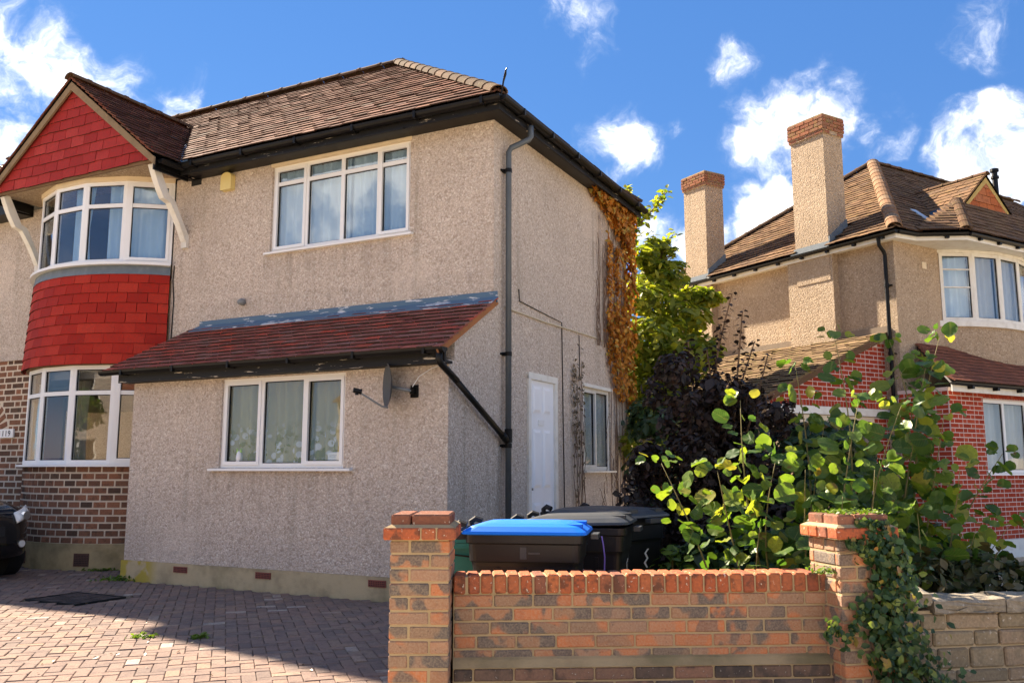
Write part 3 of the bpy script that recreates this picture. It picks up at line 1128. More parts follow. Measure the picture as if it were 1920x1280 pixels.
MB().box(-.004, .03, y0 + .06, y0 + .085, z0 + 1.0, z0 + 1.03).build('door_handle', M_GREYPL, dr)
MB().box(-.005, .10, y0 - .12, y1 + .12, -.02, .10).build('door_step', M_CONC2, house)
# side window
sw = make_window(house, frame((.0, SWIN[0], SWIN[2]), (0, 1, 0), (-1, 0, 0)) @ T(0, .03, 0), SWIN[1] - SWIN[0], SWIN[3] - SWIN[2], [.56], casement=(0,), mat=M_PAINTW,
                 curtain=[(.03, 1.04, .085, M_CURTW, 0)], cseed=21, sill=(.06, .10))
MB().box(-.0, .03, SWIN[0] - .03, SWIN[1] + .03, SWIN[3] - .005, SWIN[3] + .045).build('head_board', M_PAINTW, house)

# ---- main roof
EZ, EY, EX = 5.83, -.36, .28            # eave height, front and flank overhang
AP = Vector((-3.07, 2.38, 8.07))
roof = MB()
hb = D + .14
e = [Vector((-22.3, EY, EZ)), Vector((EX, EY, EZ)), Vector((EX, hb, EZ)), Vector((-22.3, hb, EZ))]
rl = Vector((-22.3, AP.y, AP.z))
roof.poly([e[0], e[1], AP, rl]).poly([e[1], e[2], AP]).poly([e[2], e[3], rl, AP])
main_roof = roof.build('main_roof', M_BLACK, house)
rise, run = AP.z - EZ, AP.y - EY
sl = math.hypot(rise, run)
F = frame(e[0] + Vector((9, 0, 0)), (1, 0, 0), (0, run, rise))
GX, GA, GZ = -6.86, 7.30, .80          # gable ridge x, height, slope


def front_keep(a, s):
    x, zz = -13.3 + a, EZ + s * rise / sl
    return GA - GZ * abs(x - GX) < zz + .05


tile_field(main_roof, HM, F, 'roof_tile', lambda s: 0, lambda s: 13.3 + EX - (s / sl) * (EX - AP.x), sl, .142, .225, M_TILE, 300, th=.016, jit=1.8, keep=front_keep, tilt=7)
F2 = frame(e[1], (0, 1, 0), (AP.x - EX, 0, rise))
sl2 = math.hypot(AP.x - EX, rise)
tile_field(main_roof, HM, F2, 'roof_tile', lambda s: (s / sl2) * (AP.y - EY), lambda s: (hb - EY) - (s / sl2) * (hb - AP.y), sl2, .142, .225, M_TILE, 0, th=.02)
ridge_line(main_roof, AP + Vector((.05, 0, .03)), rl + Vector((9, 0, .03)), .125, .42, M_RIDGE)
ridge_line(main_roof, Vector((EX - .05, EY + .06, EZ + .05)), AP + Vector((0, 0, .04)), .12, .34, M_RIDGE, 'hip_tile')
ridge_line(main_roof, Vector((EX - .05, hb - .06, EZ + .06)), AP + Vector((0, 0, .05)), .13, .34, M_RIDGE, 'hip_tile')
MB().tube([(EX + .02, EY - .02, EZ - .05), (EX + .06, EY - .04, EZ + .12), (EX + .09, EY - .05, EZ + .20), (EX + .12, EY - .09, EZ + .235), (EX + .14, EY - .10, EZ + .25)], [.012, .012, .018, .01, .008], 6).build('hip_iron', M_BLACK, main_roof)
# eaves: fascia, soffit, gutter
MB().box(-5.06, EX - .03, EY + .03, EY + .058, EZ - .17, EZ - .012).box(EX - .058, EX - .03, EY + .058, hb - .05, EZ - .171, EZ - .013).build('fascia', M_PEEL, main_roof)
MB().box(-5.0, EX - .06, EY + .058, -.001, EZ - .14, EZ - .115).box(.001, EX - .06, .0, hb - .06, EZ - .139, EZ - .116).build('soffit', M_BLACK, main_roof)
MB().box(-22, -8.8, EY + .03, -.001, EZ - .21, EZ - .02).build('soffit', M_BLACK, main_roof)
MB().box(-3.7, -1.1, EY - .0, EY + .028, EZ - .182, EZ - .162).build('drip_edge', M_PEEL, main_roof)
g = MB()
g.trough((-5.12, EY - .025, EZ - .035), (EX + .03, EY - .025, EZ - .035), .066)
for i in range(6):
    x = -4.7 + i * .95
    g.box(x, x + .035, EY - .098, EY + .03, EZ - .11, EZ - .025)
g.build('front_gutter', M_BLACK, main_roof)
g = MB()
g.trough((EX + .025, EY - .03, EZ - .035), (EX + .025, hb, EZ - .035), .066)
for i in range(6):
    y = .1 + i * .85
    g.box(EX - .03, EX + .098, y, y + .035, EZ - .11, EZ - .025)
g.build('flank_gutter', M_BLACK, main_roof)

# ---- gable over the bay
GY, HW = -.78, 1.78
gz0 = 5.80
gable = MB().prism([(GX - HW, GY + .04, gz0), (GX + HW, GY + .04, gz0), (GX, GY + .04, GA - .12)], (0, .06, 0)).build('gable', M_BLACK, house)
F = frame((GX - HW - .1, GY + .035, gz0 - .03), (1, 0, 0), (0, 0, 1))
slope_g = (GA - .10 - gz0) / HW
tile_field(gable, HM, F, 'hung_tile', lambda s: .10 + max(0, (s - .06)) / slope_g, lambda s: .10 + 2 * HW - max(0, (s - .06)) / slope_g, GA - .12 - gz0, .158, .29, M_TILE_GABLE, 300, th=.018, over=1.25, tilt=5.5, jit=1.4)
# barge boards, sloping with the roof
for sg in (-1, 1):
    a = Vector((GX + sg * (HW + .12), GY - .01, gz0 - .03))
    b = Vector((GX, GY - .01, GA - .03))
    n = Vector((0, 0, -.115))
    a.y = b.y = GY - .075
    MB().prism([a, b, b + n * 1.15, a + n], (0, .030, 0)).build('barge_board', M_CREAMTRIM if False else mat_plain('weathered_barge', (.24, .17, .10), .85, .15, .5, 6, .4) if sg < 0 else MATS['weathered_barge'], gable)
MB().box(GX - HW + .02, GX + HW - .02, GY + .04, -.002, gz0 - .035, gz0 - .01).build('gable_soffit', M_PEB2, house)
MB().box(GX - HW, GX + HW, GY + .02, GY + .05, gz0 - .06, gz0 - .005).build('gable_bottom_board', M_STEM, gable)
ge = HW + .11
zE = GA - GZ * ge
gr = MB()
yb = lambda z: EY + (z - EZ) * run / rise
gr.poly([(GX + ge, GY - .09, zE), (GX, GY - .09, GA), (GX, yb(GA) + .1, GA), (GX + ge, yb(zE) + .25, zE)])
gr.poly([(GX - ge, GY - .09, zE), (GX, GY - .09, GA), (GX, yb(GA) + .1, GA), (GX - ge, yb(zE) + .25, zE)])
gable_roof = gr.build('gable_roof', M_BLACK, house)
slg = math.hypot(ge, GA - zE)
FR = frame((GX + ge, GY - .10, zE), (0, 1, 0), (-ge, 0, GA - zE))
vy = lambda s: yb(zE + s * (GA - zE) / slg) - (GY - .10) + .03
tile_field(gable_roof, HM, FR, 'roof_tile', lambda s: 0, vy, slg, .135, .20, M_TILE, 300, th=.016, jit=1.8, tilt=8)
FL = frame((GX - ge, GY - .10, zE), (0, -1, 0), (ge, 0, GA - zE))
tile_field(gable_roof, HM, FL, 'roof_tile', lambda s: -vy(s), lambda s: 0, slg, .135, .20, M_TILE, 0, th=.02)
ridge_line(gable_roof, (GX, GY - .12, GA + .02), (GX, yb(GA) + .02, GA + .02), .115, .33, M_RIDGE)
# lead valley, with its loose pale mortar
va, vb = Vector((GX + ge - .02, yb(zE) + .02, zE + .03)), Vector((GX, yb(GA), GA + .02))
lv = MB().prism([va, va + Vector((.16, .02, .02)), va.lerp(vb, .42) + Vector((.06, .0, .03)), va.lerp(vb, .42)], (0, 0, .02)).build('lead_valley', M_LEADPEEL, house)
# gutters of the gable eaves
g = MB()
g.trough((GX + ge + .03, GY + .02, zE - .03), (GX + ge + .03, EY + .03, zE - .03), .058)
g.box(GX + ge - .09, GX + ge - .06, GY + .0, EY + .2, zE - .17, zE - .01)
g.box(GX + HW - .03, GX + ge - .03, GY + .06, EY + .3, zE - .13, zE - .11)
g.build('gable_gutter', M_BLACK, house)
g = MB()
g.trough((GX - ge - .03, EY + .03, zE - .03), (GX - ge - .03, GY + .02, zE - .03), .058)
g.box(GX - ge + .06, GX - ge + .09, GY + .0, EY + .2, zE - .17, zE - .01)
g.build('gable_gutter', M_BLACK, house)
# carved white gallows brackets
for xx in (GX - HW + .10, GX + HW - .10):
    prof = []
    A_, B_ = Vector((0, GY + .10, gz0 - .04)), Vector((0, -.02, 4.78))
    d = (B_ - A_)
    nrm_ = Vector((0, d.z, -d.y)).normalized()
    top, bot = [], []
    for i in range(13):
        s = i / 12
        w_ = .052 + .012 * math.sin(s * math.pi * 2) + (.028 if .44 < s < .5 else 0)
        bow = .05 * math.sin(s * math.pi) * (1 if s < .5 else -.4)
        c = A_ + d * s + nrm_ * bow
        top.append(c + nrm_ * w_)
        bot.append(c - nrm_ * w_)
    MB().prism([Vector((xx - .05, p.y, p.z)) for p in top + bot[::-1]], (.10, 0, 0)).box(xx - .055, xx + .055, -.05, -.003, 4.66, 4.86).build('gable_bracket', M_PAINTW, house)

# ---- the bow bay
BR, BC, BX = 2.06, 1.41, -6.97
PHI = R(46.7)


def arc(phi, r=BR):
    return Vector((BX - r * math.sin(phi), BC - r * math.cos(phi), 0))


def arc_band(mb, r, z0, z1, th, n=24, p=PHI, r1=None):
    r1 = r if r1 is None else r1
    vs, fs = [], []
    for i in range(n + 1):
        ph = -p + 2 * p * i / n
        for (rr, z) in ((r, z0), (r1, z1), (r1 - th, z1), (r - th, z0)):
            q = arc(ph, rr)
            vs.append((q.x, q.y, z))
    for i in range(n):
        for k in range(4):
            fs.append((i * 4 + k, i * 4 + (k + 1) % 4, (i + 1) * 4 + (k + 1) % 4, (i + 1) * 4 + k))
    fs += [(0, 3, 2, 1), (n * 4, n * 4 + 1, n * 4 + 2, n * 4 + 3)]
    return mb.add(vs, fs)


bay = empty('bay', (0, 0, 0))
bay.parent = house
arc_band(MB(), BR + .015, -.05, .38, .25).build('bay_plinth', M_CONC2, house)
arc_band(MB(), BR - .006, .38, 1.47, .2).build('bay_brick_wall', M_MORTAR_W, house)
bwall = [o for o in house.children if o.name.startswith('bay_brick_wall')][0]
bl, bh = .196, .1
for r_ in range(11):
    n = int(2 * PHI * BR / bl)
    for i in range(n + (r_ % 2)):
        ph = -PHI + (i + .5 - .5 * (r_ % 2)) * 2 * PHI / n
        ln = 2 * PHI / n * BR - .024
        if abs(ph) > PHI - .02:
            continue
        q = arc(ph, BR + random.uniform(0, .004))
        link('brick', piece(ln, .06, bh - .024, .004, M_BAYBRICK), bwall, T(q.x, q.y, .38 + (r_ + .5) * bh - .006) @ RZ(-ph) @ T(0, .033, 0))
for ph in (R(16), R(-19)):
    q = arc(ph, BR + .016)
    ab = MB().box(-.115, .115, -.006, .02, -.09, .09).build('air_brick', mat_plain('grimy_air_brick', (.12, .065, .05), .9, .2, .5, 14, .4) if ph > 0 else MATS['grimy_air_brick'], house, T(q.x, q.y, .16) @ RZ(-ph))
    g = MB()
    for i in range(9):
        for j in range(6):
            g.box(-.098 + i * .0235, -.098 + i * .0235 + .012, -.0085, -.0055, -.075 + j * .025, -.075 + j * .025 + .013)
    g.build('slot', M_DARK, ab)
arc_band(MB(), BR + .10, 1.462, 1.495, .30).build('bay_sill', M_PVC, house)
arc_band(MB(), BR + .11, 4.405, 4.445, .30).build('bay_sill', M_PVC, house)
arc_band(MB(), BR + .055, 4.27, 4.404, .12, r1=BR + .03).build('lead_apron', M_LEAD, house)
skirt = arc_band(MB(), BR + .055, 2.96, 4.30, .1, r1=BR - .01).build('tile_skirt', M_BLACK, house)
arc_band(MB(), BR + .05, 2.925, 2.96, .22).build('bay_head', M_STEM, house)
rows = 9
for r_ in range(rows):
    g_ = (4.29 - 2.93) / rows
    zc = 2.93 + g_ * r_
    tw = .275
    n = int(2 * PHI * BR / tw)
    rr = BR + .105 - .068 * r_ / (rows - 1)
    for i in range(n + (r_ % 2)):
        c0 = -PHI + (i - .5 * (r_ % 2)) * 2 * PHI / n
        c1 = c0 + 2 * PHI / n
        c0, c1 = max(c0, -PHI), min(c1, PHI)
        ph, ln = (c0 + c1) / 2, (c1 - c0) * (rr) - .005
        q = arc(ph, rr)
        hgt = g_ * 1.18
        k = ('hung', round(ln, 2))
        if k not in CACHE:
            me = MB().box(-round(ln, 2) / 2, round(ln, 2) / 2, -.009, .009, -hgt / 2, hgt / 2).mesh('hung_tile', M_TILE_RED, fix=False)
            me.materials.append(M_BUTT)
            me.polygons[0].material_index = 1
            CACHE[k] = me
        link('hung_tile', CACHE[k], skirt, T(q.x, q.y, zc + hgt / 2) @ RZ(-ph) @ Matrix.Rotation(R(-9 + random.gauss(0, .6)), 4, 'X') @ Matrix.Rotation(R(random.gauss(0, .35)), 4, 'Y'))
for (z0, z1, tr, cur, gl) in ((1.496, 2.925, 1.03, 'low', M_GLASS_D), (4.446, 5.70, .88, 'up', M_GLASS)):
    for k in range(5):
        p0, p1 = PHI - k * 2 * PHI / 5, PHI - (k + 1) * 2 * PHI / 5
        a, b = arc(p0, BR + .02), arc(p1, BR + .02)
        w = (b - a).length
        ang = math.atan2(b.y - a.y, b.x - a.x)
        cs = None
        if cur == 'up':
            cs = [(.03, w - .06, .16, M_CURT, 0)] if k == 4 else ([(w * .45, w * .55, .17, M_CURT, .25)] if k in (2, 3) else ([(.1, .3, .2, M_CURTW, 0)] if k == 0 else None))
        else:
            cs = [(.02, w * .9, .19, M_CURTW, 0)] if k == 0 else ([(w * .2, w * .7, .35, mat_curtain('beige_curtain', (.34, .31, .26)), .1)] if k == 2 else None)
        make_window(house, T(a.x, a.y, z0) @ RZ(ang), w, z1 - z0, [], transom=tr, casement=(4,) if False else ((0,) if k == 4 else ()), curtain=cs, glass=gl, fw=.06, sill=None, cseed=30 + k)
arc_band(MB(), BR + .045, 5.695, 5.767, .12, n=5).build('bay_head', M_CREAMTRIM, house)
arc_band(MB(), BR - .10, 2.74, 2.94, 1.2, n=10).build('bay_floor', M_INT, house)
arc_band(MB(), BR - .10, 1.38, 1.46, .4, n=10).build('bay_shelf', M_INT, house)
arc_band(MB(), BR - .10, 4.30, 4.40, .4, n=10).build('bay_shelf', M_INT, house)
bpy.data.objects.remove(bay)

# ---- brick wall left of the bay with the porch arch
bw = MB()
AX, AZ, AR = -9.72, 1.95, .50         # porch arch centre
wall_grid(bw, -8.48, -8.40, 0, 3.26, .22, [])
hole = []
n = 14
outer = [(-8.48, 0, 3.26), (-8.48, 0, 0), (AX + AR, 0, 0)]
bw = MB()
pts = [(-8.40, 0, 0), (-8.40, 0, 3.26), (-22, 0, 3.26), (-22, 0, 0), (AX - AR, 0, 0)]
pts += [(AX + AR * math.cos(math.pi - math.pi * i / n), 0, AZ + AR * math.sin(math.pi - math.pi * i / n)) for i in range(n + 1)]
pts += [(AX + AR, 0, 0)]
bw.prism(pts, (0, .22, 0))
lwall = bw.build('brick_front_wall', M_MORTAR_W, house, T(0, .006, 0))
MB().box(-10.6, -8.9, .9, .95, 0, 3.2).build('porch_door', mat_plain('dark_red_door', (.16, .02, .02), .4, .4, .2, 4), house)
fl, hl, bh = .31, .15, .1
for r_ in range(32):
    x = -8.44 - (.11 if r_ % 2 else 0)
    k = r_ % 2
    while x > -10.5:
        ln = fl if (k % 2 == 0) else hl
        z = .03 + (r_ + .5) * bh
        dz_ = z - AZ
        lim = AX + AR + .01 if dz_ < 0 else (AX + math.sqrt(max(0, (AR + .215) ** 2 - dz_ ** 2)) if dz_ < AR + .21 else -99)
        xl = max(x - ln, lim)
        cx, ln_ = (x + xl) / 2, x - xl
        if ln_ > .05:
            link('brick', piece(round(ln_ - .026, 2), .05, bh - .024, .004, M_BAYBRICK), lwall, T(cx, .023 - random.uniform(0, .002), z))
        x -= ln
        k += 1
# arch ring of bricks on edge
for i in range(15):
    th = math.pi * (i + .5) / 15
    link('arch_brick', piece(.085, .05, .20, .005, M_BAYBRICK, 'arch_brick'), lwall, T(AX + (AR + .10) * math.cos(th), .018, AZ + (AR + .10) * math.sin(th)) @ Matrix.Rotation(math.pi / 2 - th, 4, 'Y'))
link('bell_edge', MB().box(-13, -8.42, -.02, .02, 3.20, 3.262).mesh('bell_edge', M_PEB), house)

# small fittings on the front
MB().box(-.10, .10, -.006, .05, -.055, .055).build('air_vent', M_DARK, house, T(-5.03, 0, 5.67 - .01))
vp = MB().tube([(0, .01, 0), (0, -.05, 0), (0, -.085, -.012)], [.045, .05, .036], 12)
vp.build('overflow_pipe', M_GREYPL, house, T(-3.99, 0, 3.745), smooth=True)
# cables on the flank and by the bay
cb_ = MB().tube([(.012, .29, 3.385), (.014, 1.4, 3.375), (.013, 2.5, 3.395), (.012, 3.75, 3.41)], .013, 6)
cb_.build('cable', M_CABLE, house)
wr = MB().tube([(.01, .66, 3.68), (.01, .68, 3.53), (.01, 1.3, 3.49), (.01, 2.0, 3.45), (.01, 2.02, 2.2), (.01, 2.05, .6)], .007, 5)
wr.tube([(.01, 2.62, 3.35), (.01, 2.63, 2.7)], .006, 5)
wr.build('wire', M_BLACK, house)
wr = MB().tube([(-5.385, -.012, 4.42), (-5.40, -.012, 4.2), (-5.36, -.012, 3.9), (-5.37, -.012, 3.3)], .008, 5)
wr.build('wire', M_BLACK, house)

# ------------------------------------------------------------------ fittings that hang on the house: things of their own
al = empty('alarm_box', HM @ Vector((-4.36, 0, 5.42)), HA, label='yellowed burglar alarm box high on the front wall under the eaves', cat='alarm box')
pr = [(-.10, 0), (.10, 0), (.10, .19)] + [(.10 * math.cos(a_), .19 + .07 * math.sin(a_)) for a_ in [math.pi * i / 8 for i in range(1, 8)]] + [(-.10, .19)]
MB().prism([(x, -.085, z + .0) for x, z in pr], (0, .083, 0)).build('cover', M_ALARM, al)
MB().prism([(x * 1.06, -.012, z * 1.02 - .002) for x, z in pr], (0, .010, 0)).build('back_plate', M_ALARM, al)

orn = empty('window_ornament', HM @ Vector((-3.03, EV + .075, EW[2] + .075)), HA, label='small white and lime green owl ornament in the lean-to window', cat='ornament')
MB().tube([(0, 0, 0), (0, 0, .05), (0, 0, .10), (0, 0, .13)], [.038, .042, .034, .02], 12).build('body', M_PVC, orn, smooth=True)
for s_ in (-1, 1):
    MB().prism([(s_ * .008, -.012, .115), (s_ * .036, -.012, .165), (s_ * .038, -.012, .11)], (0, .02, 0)).build('ear', mat_plain('lime_plastic', (.45, .70, .10), .4, .4, .1, 8) if s_ < 0 else MATS['lime_plastic'], orn)
crd = empty('window_card', HM @ Vector((-1.58, EV + .072, EW[2] + .08)), HA, label='small white card propped in the right pane of the lean-to window', cat='card')
MB().box(-.08, .08, -.002, .002, 0, .10).build('sheet', M_PVC, crd)
MB().box(-.06, .05, -.0032, -.0022, .06, .064).box(-.06, .03, -.0032, -.0022, .045, .049).build('print', M_GREYPL, crd)
pl_ = empty('number_plate', HM @ Vector((-9.0, -.02, 1.935)), HA, label='small white house number plate on the brick wall left of the bay', cat='sign')
MB().box(-.17, .17, -.012, .015, 0, .14).build('plate', M_PVC, pl_)
for i, ch in enumerate('119'):
    cu = bpy.data.curves.new('digit', 'FONT')
    cu.body = ch
    cu.size = .13
    cu.extrude = .002
    cu.align_x = 'CENTER'
    cu.materials.append(M_BLACK)
    o = bpy.data.objects.new('digit', cu); COL.objects.link(o)
    bpy.context.view_layer.update()
    me = bpy.data.meshes.new_from_object(o.evaluated_get(bpy.context.evaluated_depsgraph_get()))
    bpy.data.objects.remove(o)
    link('digit', me, pl_, T(-.085 + i * .08, -.0135, .025) @ Matrix.Rotation(R(90), 4, 'X'))

dish = empty('satellite_dish', HM @ Vector((-.43, EV, 2.27)), HA, label='grey satellite dish bracketed to the lean-to wall below the gutter', cat='satellite dish')
MB().box(-.05, .05, -.012, 0, -.07, .07).box(-.02, .02, -.07, -.012, -.03, .03).build('wall_bracket', M_BLACK, dish)
dc = Vector((-.235, -.20, .055))
dn = Vector((-.68, -.73, .20)).normalized()
MB().tube([(0, -.04, 0), (-.05, -.10, .01), dc - dn * .06], .018, 8).build('mount_arm', M_GREYPL, dish, smooth=True)
DM = frame(dc, Vector((0, 0, 1)).cross(dn), Vector((0, 0, 1)))
vs_, fs_ = [(0, 0, -.055)], []
for r_ in range(1, 6):
    for k in range(24):
        a_ = 2 * math.pi * k / 24
        q = r_ / 5
        vs_.append((.215 * q * math.cos(a_), .245 * q * math.sin(a_), -.055 + .055 * q * q))
for k in range(24):
    fs_.append((0, 1 + k, 1 + (k + 1) % 24))
for r_ in range(4):
    for k in range(24):
        a_, b_ = 1 + r_ * 24, 1 + (r_ + 1) * 24
        fs_.append((a_ + k, b_ + k, b_ + (k + 1) % 24, a_ + (k + 1) % 24))
MB().add(vs_, fs_).build('reflector', mat_plain('dark_grey_dish', (.075, .08, .085), .5, .3, .3, 8), dish, DM, smooth=True)
foot = DM @ Vector((0, -.235, 0))
lnb = dc + dn * .33 + Vector((0, 0, -.13))
MB().tube([foot - dn * .02, foot + dn * .05, lnb], [.012, .011, .010], 8).build('feed_arm', M_GREYPL, dish)
MB().tube([lnb + dn * .04, lnb + dn * -.03, lnb - dn * .05], [.028, .028, .034], 10).tube([lnb + Vector((0, 0, -.045)), lnb], .02, 8).build('receiver', M_BLACK, dish)
MB().tube([(-.02, -.02, .05), (.06, -.012, .16), (.22, -.012, .24), (.40, -.03, .28), (.45, -.10, .36)], .006, 5).build('cable', M_PVC, dish)

# ------------------------------------------------------------------ the neighbour's house
nb = empty('neighbouring_house', NO, NA, label='neighbouring house with two tall chimneys and red painted brickwork', cat='house')
ND, NZ, NW = 6.05, 5.50, 9.6
MB().box(0, .2, 0, ND, 0, NZ).build('flank_wall', M_PEB2, nb)
mb = MB()
wall_grid(mb, .202, NW, 0, NZ, .2, [(1.36, 4.14, 4.05, 5.42), (.9, 2.5, 1.3, 2.6)])
mb.build('front_wall', M_PEB2, nb)
MB().box(.21, NW, ND - .2, ND, 0, NZ - .01).build('back_wall', M_PEB2, nb)
MB().box(NW - .2, NW + .002, .21, ND - .21, 0, NZ - .012).build('far_wall', M_PEB2, nb)
MB().box(.25, NW - .25, .25, ND - .25, 2.8, 3.0).box(.25, NW - .25, 2.4, 2.5, .1, 5.4).box(.25, NW - .25, .25, ND - .25, 5.42, 5.47).build('room_partition', M_INT, nb)
for (a_, b_) in ((1.17, 2.22), (4.35, 5.22)):
    MB().box(-.16, -.001, a_, b_, 0, NZ - .06).build('chimney_breast', M_PEB2, nb)
NAP = Vector((3.75, 3.02, 8.36))
ne = .24
E_ = [Vector((-ne, -ne, NZ)), Vector((.30, -ne, NZ)), Vector((1.0, -.74, NZ)), Vector((4.5, -.74, NZ)), Vector((5.2, -ne, NZ)), Vector((NW, -ne, NZ))]
nrl = Vector((NW, NAP.y, NAP.z))
sy = (NAP.z - NZ) / (NAP.y + ne)
rf = MB().poly([E_[0], Vector((NW, -ne, NZ)), nrl, NAP]).poly([E_[0], NAP, Vector((-ne, ND + ne, NZ))]).poly([Vector((-ne, ND + ne, NZ)), NAP, nrl, Vector((NW, ND + ne, NZ))])
nroof = rf.build('hipped_roof', M_BLACK, nb)
sx = (NAP.z - NZ) / (NAP.x + ne)
slN = math.hypot(NAP.x + ne, NAP.z - NZ)
FN = frame((-ne, ND + ne, NZ), (0, -1, 0), (NAP.x + ne, 0, NAP.z - NZ))
Ltot = ND + 2 * ne


def nkeep(a, s):
    y = ND + ne - a
    x = -ne + s / slN * (NAP.x + ne)
    return not (x < .38 and (1.2 < y < 2.02 or 4.40 < y < 5.12))


tile_field(nroof, NM, FN, 'roof_tile', lambda s: (s / slN) * (ND + ne - NAP.y), lambda s: Ltot - (s / slN) * (NAP.y + ne), slN, .15, .24, M_TILE_N, 300, th=.016, jit=2, tilt=7, keep=nkeep)
slF = math.hypot(NAP.y + ne, NAP.z - NZ)
FF = frame((-ne, -ne, NZ), (1, 0, 0), (0, NAP.y + ne, NAP.z - NZ))
tile_field(nroof, NM, FF, 'front_roof_tile', lambda s: (s / slF) * (NAP.x + ne), lambda s: NW + ne, slF, .15, .24, M_TILE_N, 300, th=.026, jit=2.4, tilt=5)
ridge_line(nroof, Vector((-ne + .06, -ne + .06, NZ + .06)), NAP + Vector((0, 0, .05)), .13, .36, mat_varied('pale_hip_tile', [(0, (.20, .115, .065)), (.5, (.27, .15, .085)), (1, (.23, .155, .10))], blotch=((.20, .17, .10), .4), bump=.4), 'hip_tile')
ridge_line(nroof, Vector((-ne + .06, ND + ne - .06, NZ + .06)), NAP + Vector((0, 0, .05)), .12, .36, M_RIDGE, 'hip_tile')
ridge_line(nroof, NAP + Vector((.1, 0, .03)), nrl + Vector((0, 0, .03)), .12, .42, M_RIDGE)
# canopy over the upper bow window, and the little tile hung gablet
yc, zc = .14, 6.43
cz = NZ + .02
can = MB().poly([E_[2] + Vector((0, 0, .02)), E_[3] + Vector((0, 0, .02)), Vector((4.5, yc, zc + .02)), Vector((2.2, yc, zc + .02))])
can.poly([E_[1] + Vector((0, 0, .02)), Vector((2.2, yc, zc + .02)), Vector((2.3, (zc - NZ) / sy - ne, zc + .02)), Vector((.9, -.1, NZ + .12))]).poly([Vector((2.2, yc, zc + .02)), Vector((4.5, yc, zc + .02)), Vector((4.4, (zc - NZ) / sy - ne, zc + .02)), Vector((2.3, (zc - NZ) / sy - ne, zc + .02))])
can.poly([E_[1] + Vector((0, 0, .02)), E_[2] + Vector((0, 0, .02)), Vector((2.2, yc, zc + .02))]).poly([E_[3] + Vector((0, 0, .02)), E_[4] + Vector((0, 0, .02)), Vector((4.5, yc, zc + .02))])
canopy = can.build('bay_canopy', M_BLACK, nb)
FC = frame(E_[2] + Vector((0, 0, .02)), (1, 0, 0), (0, yc + .74, zc - NZ))
slc = math.hypot(yc + .74, zc - NZ)
tile_field(canopy, NM, FC, 'canopy_tile', lambda s: 1.2 * s / slc, lambda s: 3.5, slc, .15, .24, M_TILE_N, 300, th=.026, jit=2, tilt=5)
dC = E_[2] - E_[1]
FC2 = frame(E_[1] + Vector((0, 0, .02)), dC, Vector((2.2, yc, zc)) - (E_[1] + E_[2]) / 2)
h2 = FC2.inverted() @ Vector((2.2, yc, zc + .02))
tile_field(canopy, NM, FC2, 'canopy_tile', lambda s: h2.x * s / h2.y, lambda s: dC.length + (h2.x - dC.length) * s / h2.y, h2.y, .15, .24, M_TILE_N, 300, th=.026, jit=2, tilt=5)
ridge_line(canopy, E_[2] + Vector((0, 0, .05)), Vector((2.2, yc, zc + .05)), .11, .34, M_RIDGE, 'hip_tile')
gx, gy, gza, gzb, gw = 3.17, .12, 7.12, 6.42, .80
gb = MB().prism([(gx - gw, gy + .03, gzb), (gx + gw, gy + .03, gzb), (gx, gy + .03, gza - .08)], (0, .05, 0)).build('gablet', M_BLACK, nb)
M_TERRA = mat_varied('terracotta_hung_tile', [(0, (.36, .10, .04)), (.5, (.45, .14, .05)), (1, (.40, .16, .08))], blotch=((.2, .07, .04), .4), bump=.4)
FG = frame((gx - gw, gy + .02, gzb), (1, 0, 0), (0, 0, 1))
gs = (gza - .08 - gzb) / gw
tile_field(gb, NM, FG, 'hung_tile', lambda s: s / gs, lambda s: 2 * gw - s / gs, gza - .1 - gzb, .16, .26, M_TERRA, 300, th=.02, over=1.2, tilt=5)
for sg in (-1, 1):
    a_ = Vector((gx + sg * (gw + .10), gy - .03, gzb - .08)); b_ = Vector((gx, gy - .03, gza))
    MB().prism([a_, b_, b_ - Vector((0, 0, .12)), a_ - Vector((0, 0, .09))], (0, .03, 0)).build('barge_board', mat_plain('ochre_barge', (.42, .31, .11), .8, .2, .4, 8) if sg < 0 else MATS['ochre_barge'], gb)
ybk = lambda z: -ne + (z - NZ) / sy
gy2 = gy - .06
ger = MB().poly([(gx - gw - .14, gy2, gzb - .10), (gx, gy2, gza + .03), (gx, ybk(gza), gza + .03), (gx - gw - .14, ybk(gzb - .1), gzb - .10)])
ger.poly([(gx + gw + .14, gy2, gzb - .10), (gx, gy2, gza + .03), (gx, ybk(gza), gza + .03), (gx + gw + .14, ybk(gzb - .1), gzb - .10)])
ger = ger.build('gablet_roof', M_BLACK, nb)
zz0, zz1 = gzb - .10, gza + .03
FGL = frame((gx - gw - .14, ybk(zz1), zz0), (0, -1, 0), (gw + .14, 0, zz1 - zz0))
slq = math.hypot(gw + .14, zz1 - zz0)
tile_field(ger, NM, FGL, 'roof_tile', lambda s: (ybk(zz1) - ybk(zz0)) * (1 - s / slq), lambda s: ybk(zz1) - gy2, slq, .14, .22, M_TILE_N, 300, th=.024, jit=2, tilt=5)
ridge_line(ger, (gx, gy2 - .02, zz1 + .02), (gx, ybk(zz1), zz1 + .02), .085, .3, M_RIDGE)
MB().tube([(4.4, .6, 6.1), (4.4, .6, 7.62)], .055, 12).tube([(4.4, .6, 7.45), (4.4, .6, 7.50)], .08, 12).tube([(4.4, .6, 7.60), (4.4, .6, 7.66)], .085, 12).build('vent_pipe', M_BLACK, nb)
FS = FF
MB().box(1.73, 1.90, .55, 1.22, .03, .075, FF).build('valley_flashing', mat_plain('pale_lead', (.42, .52, .62), .4, .5, .4, 12, .2), nroof)
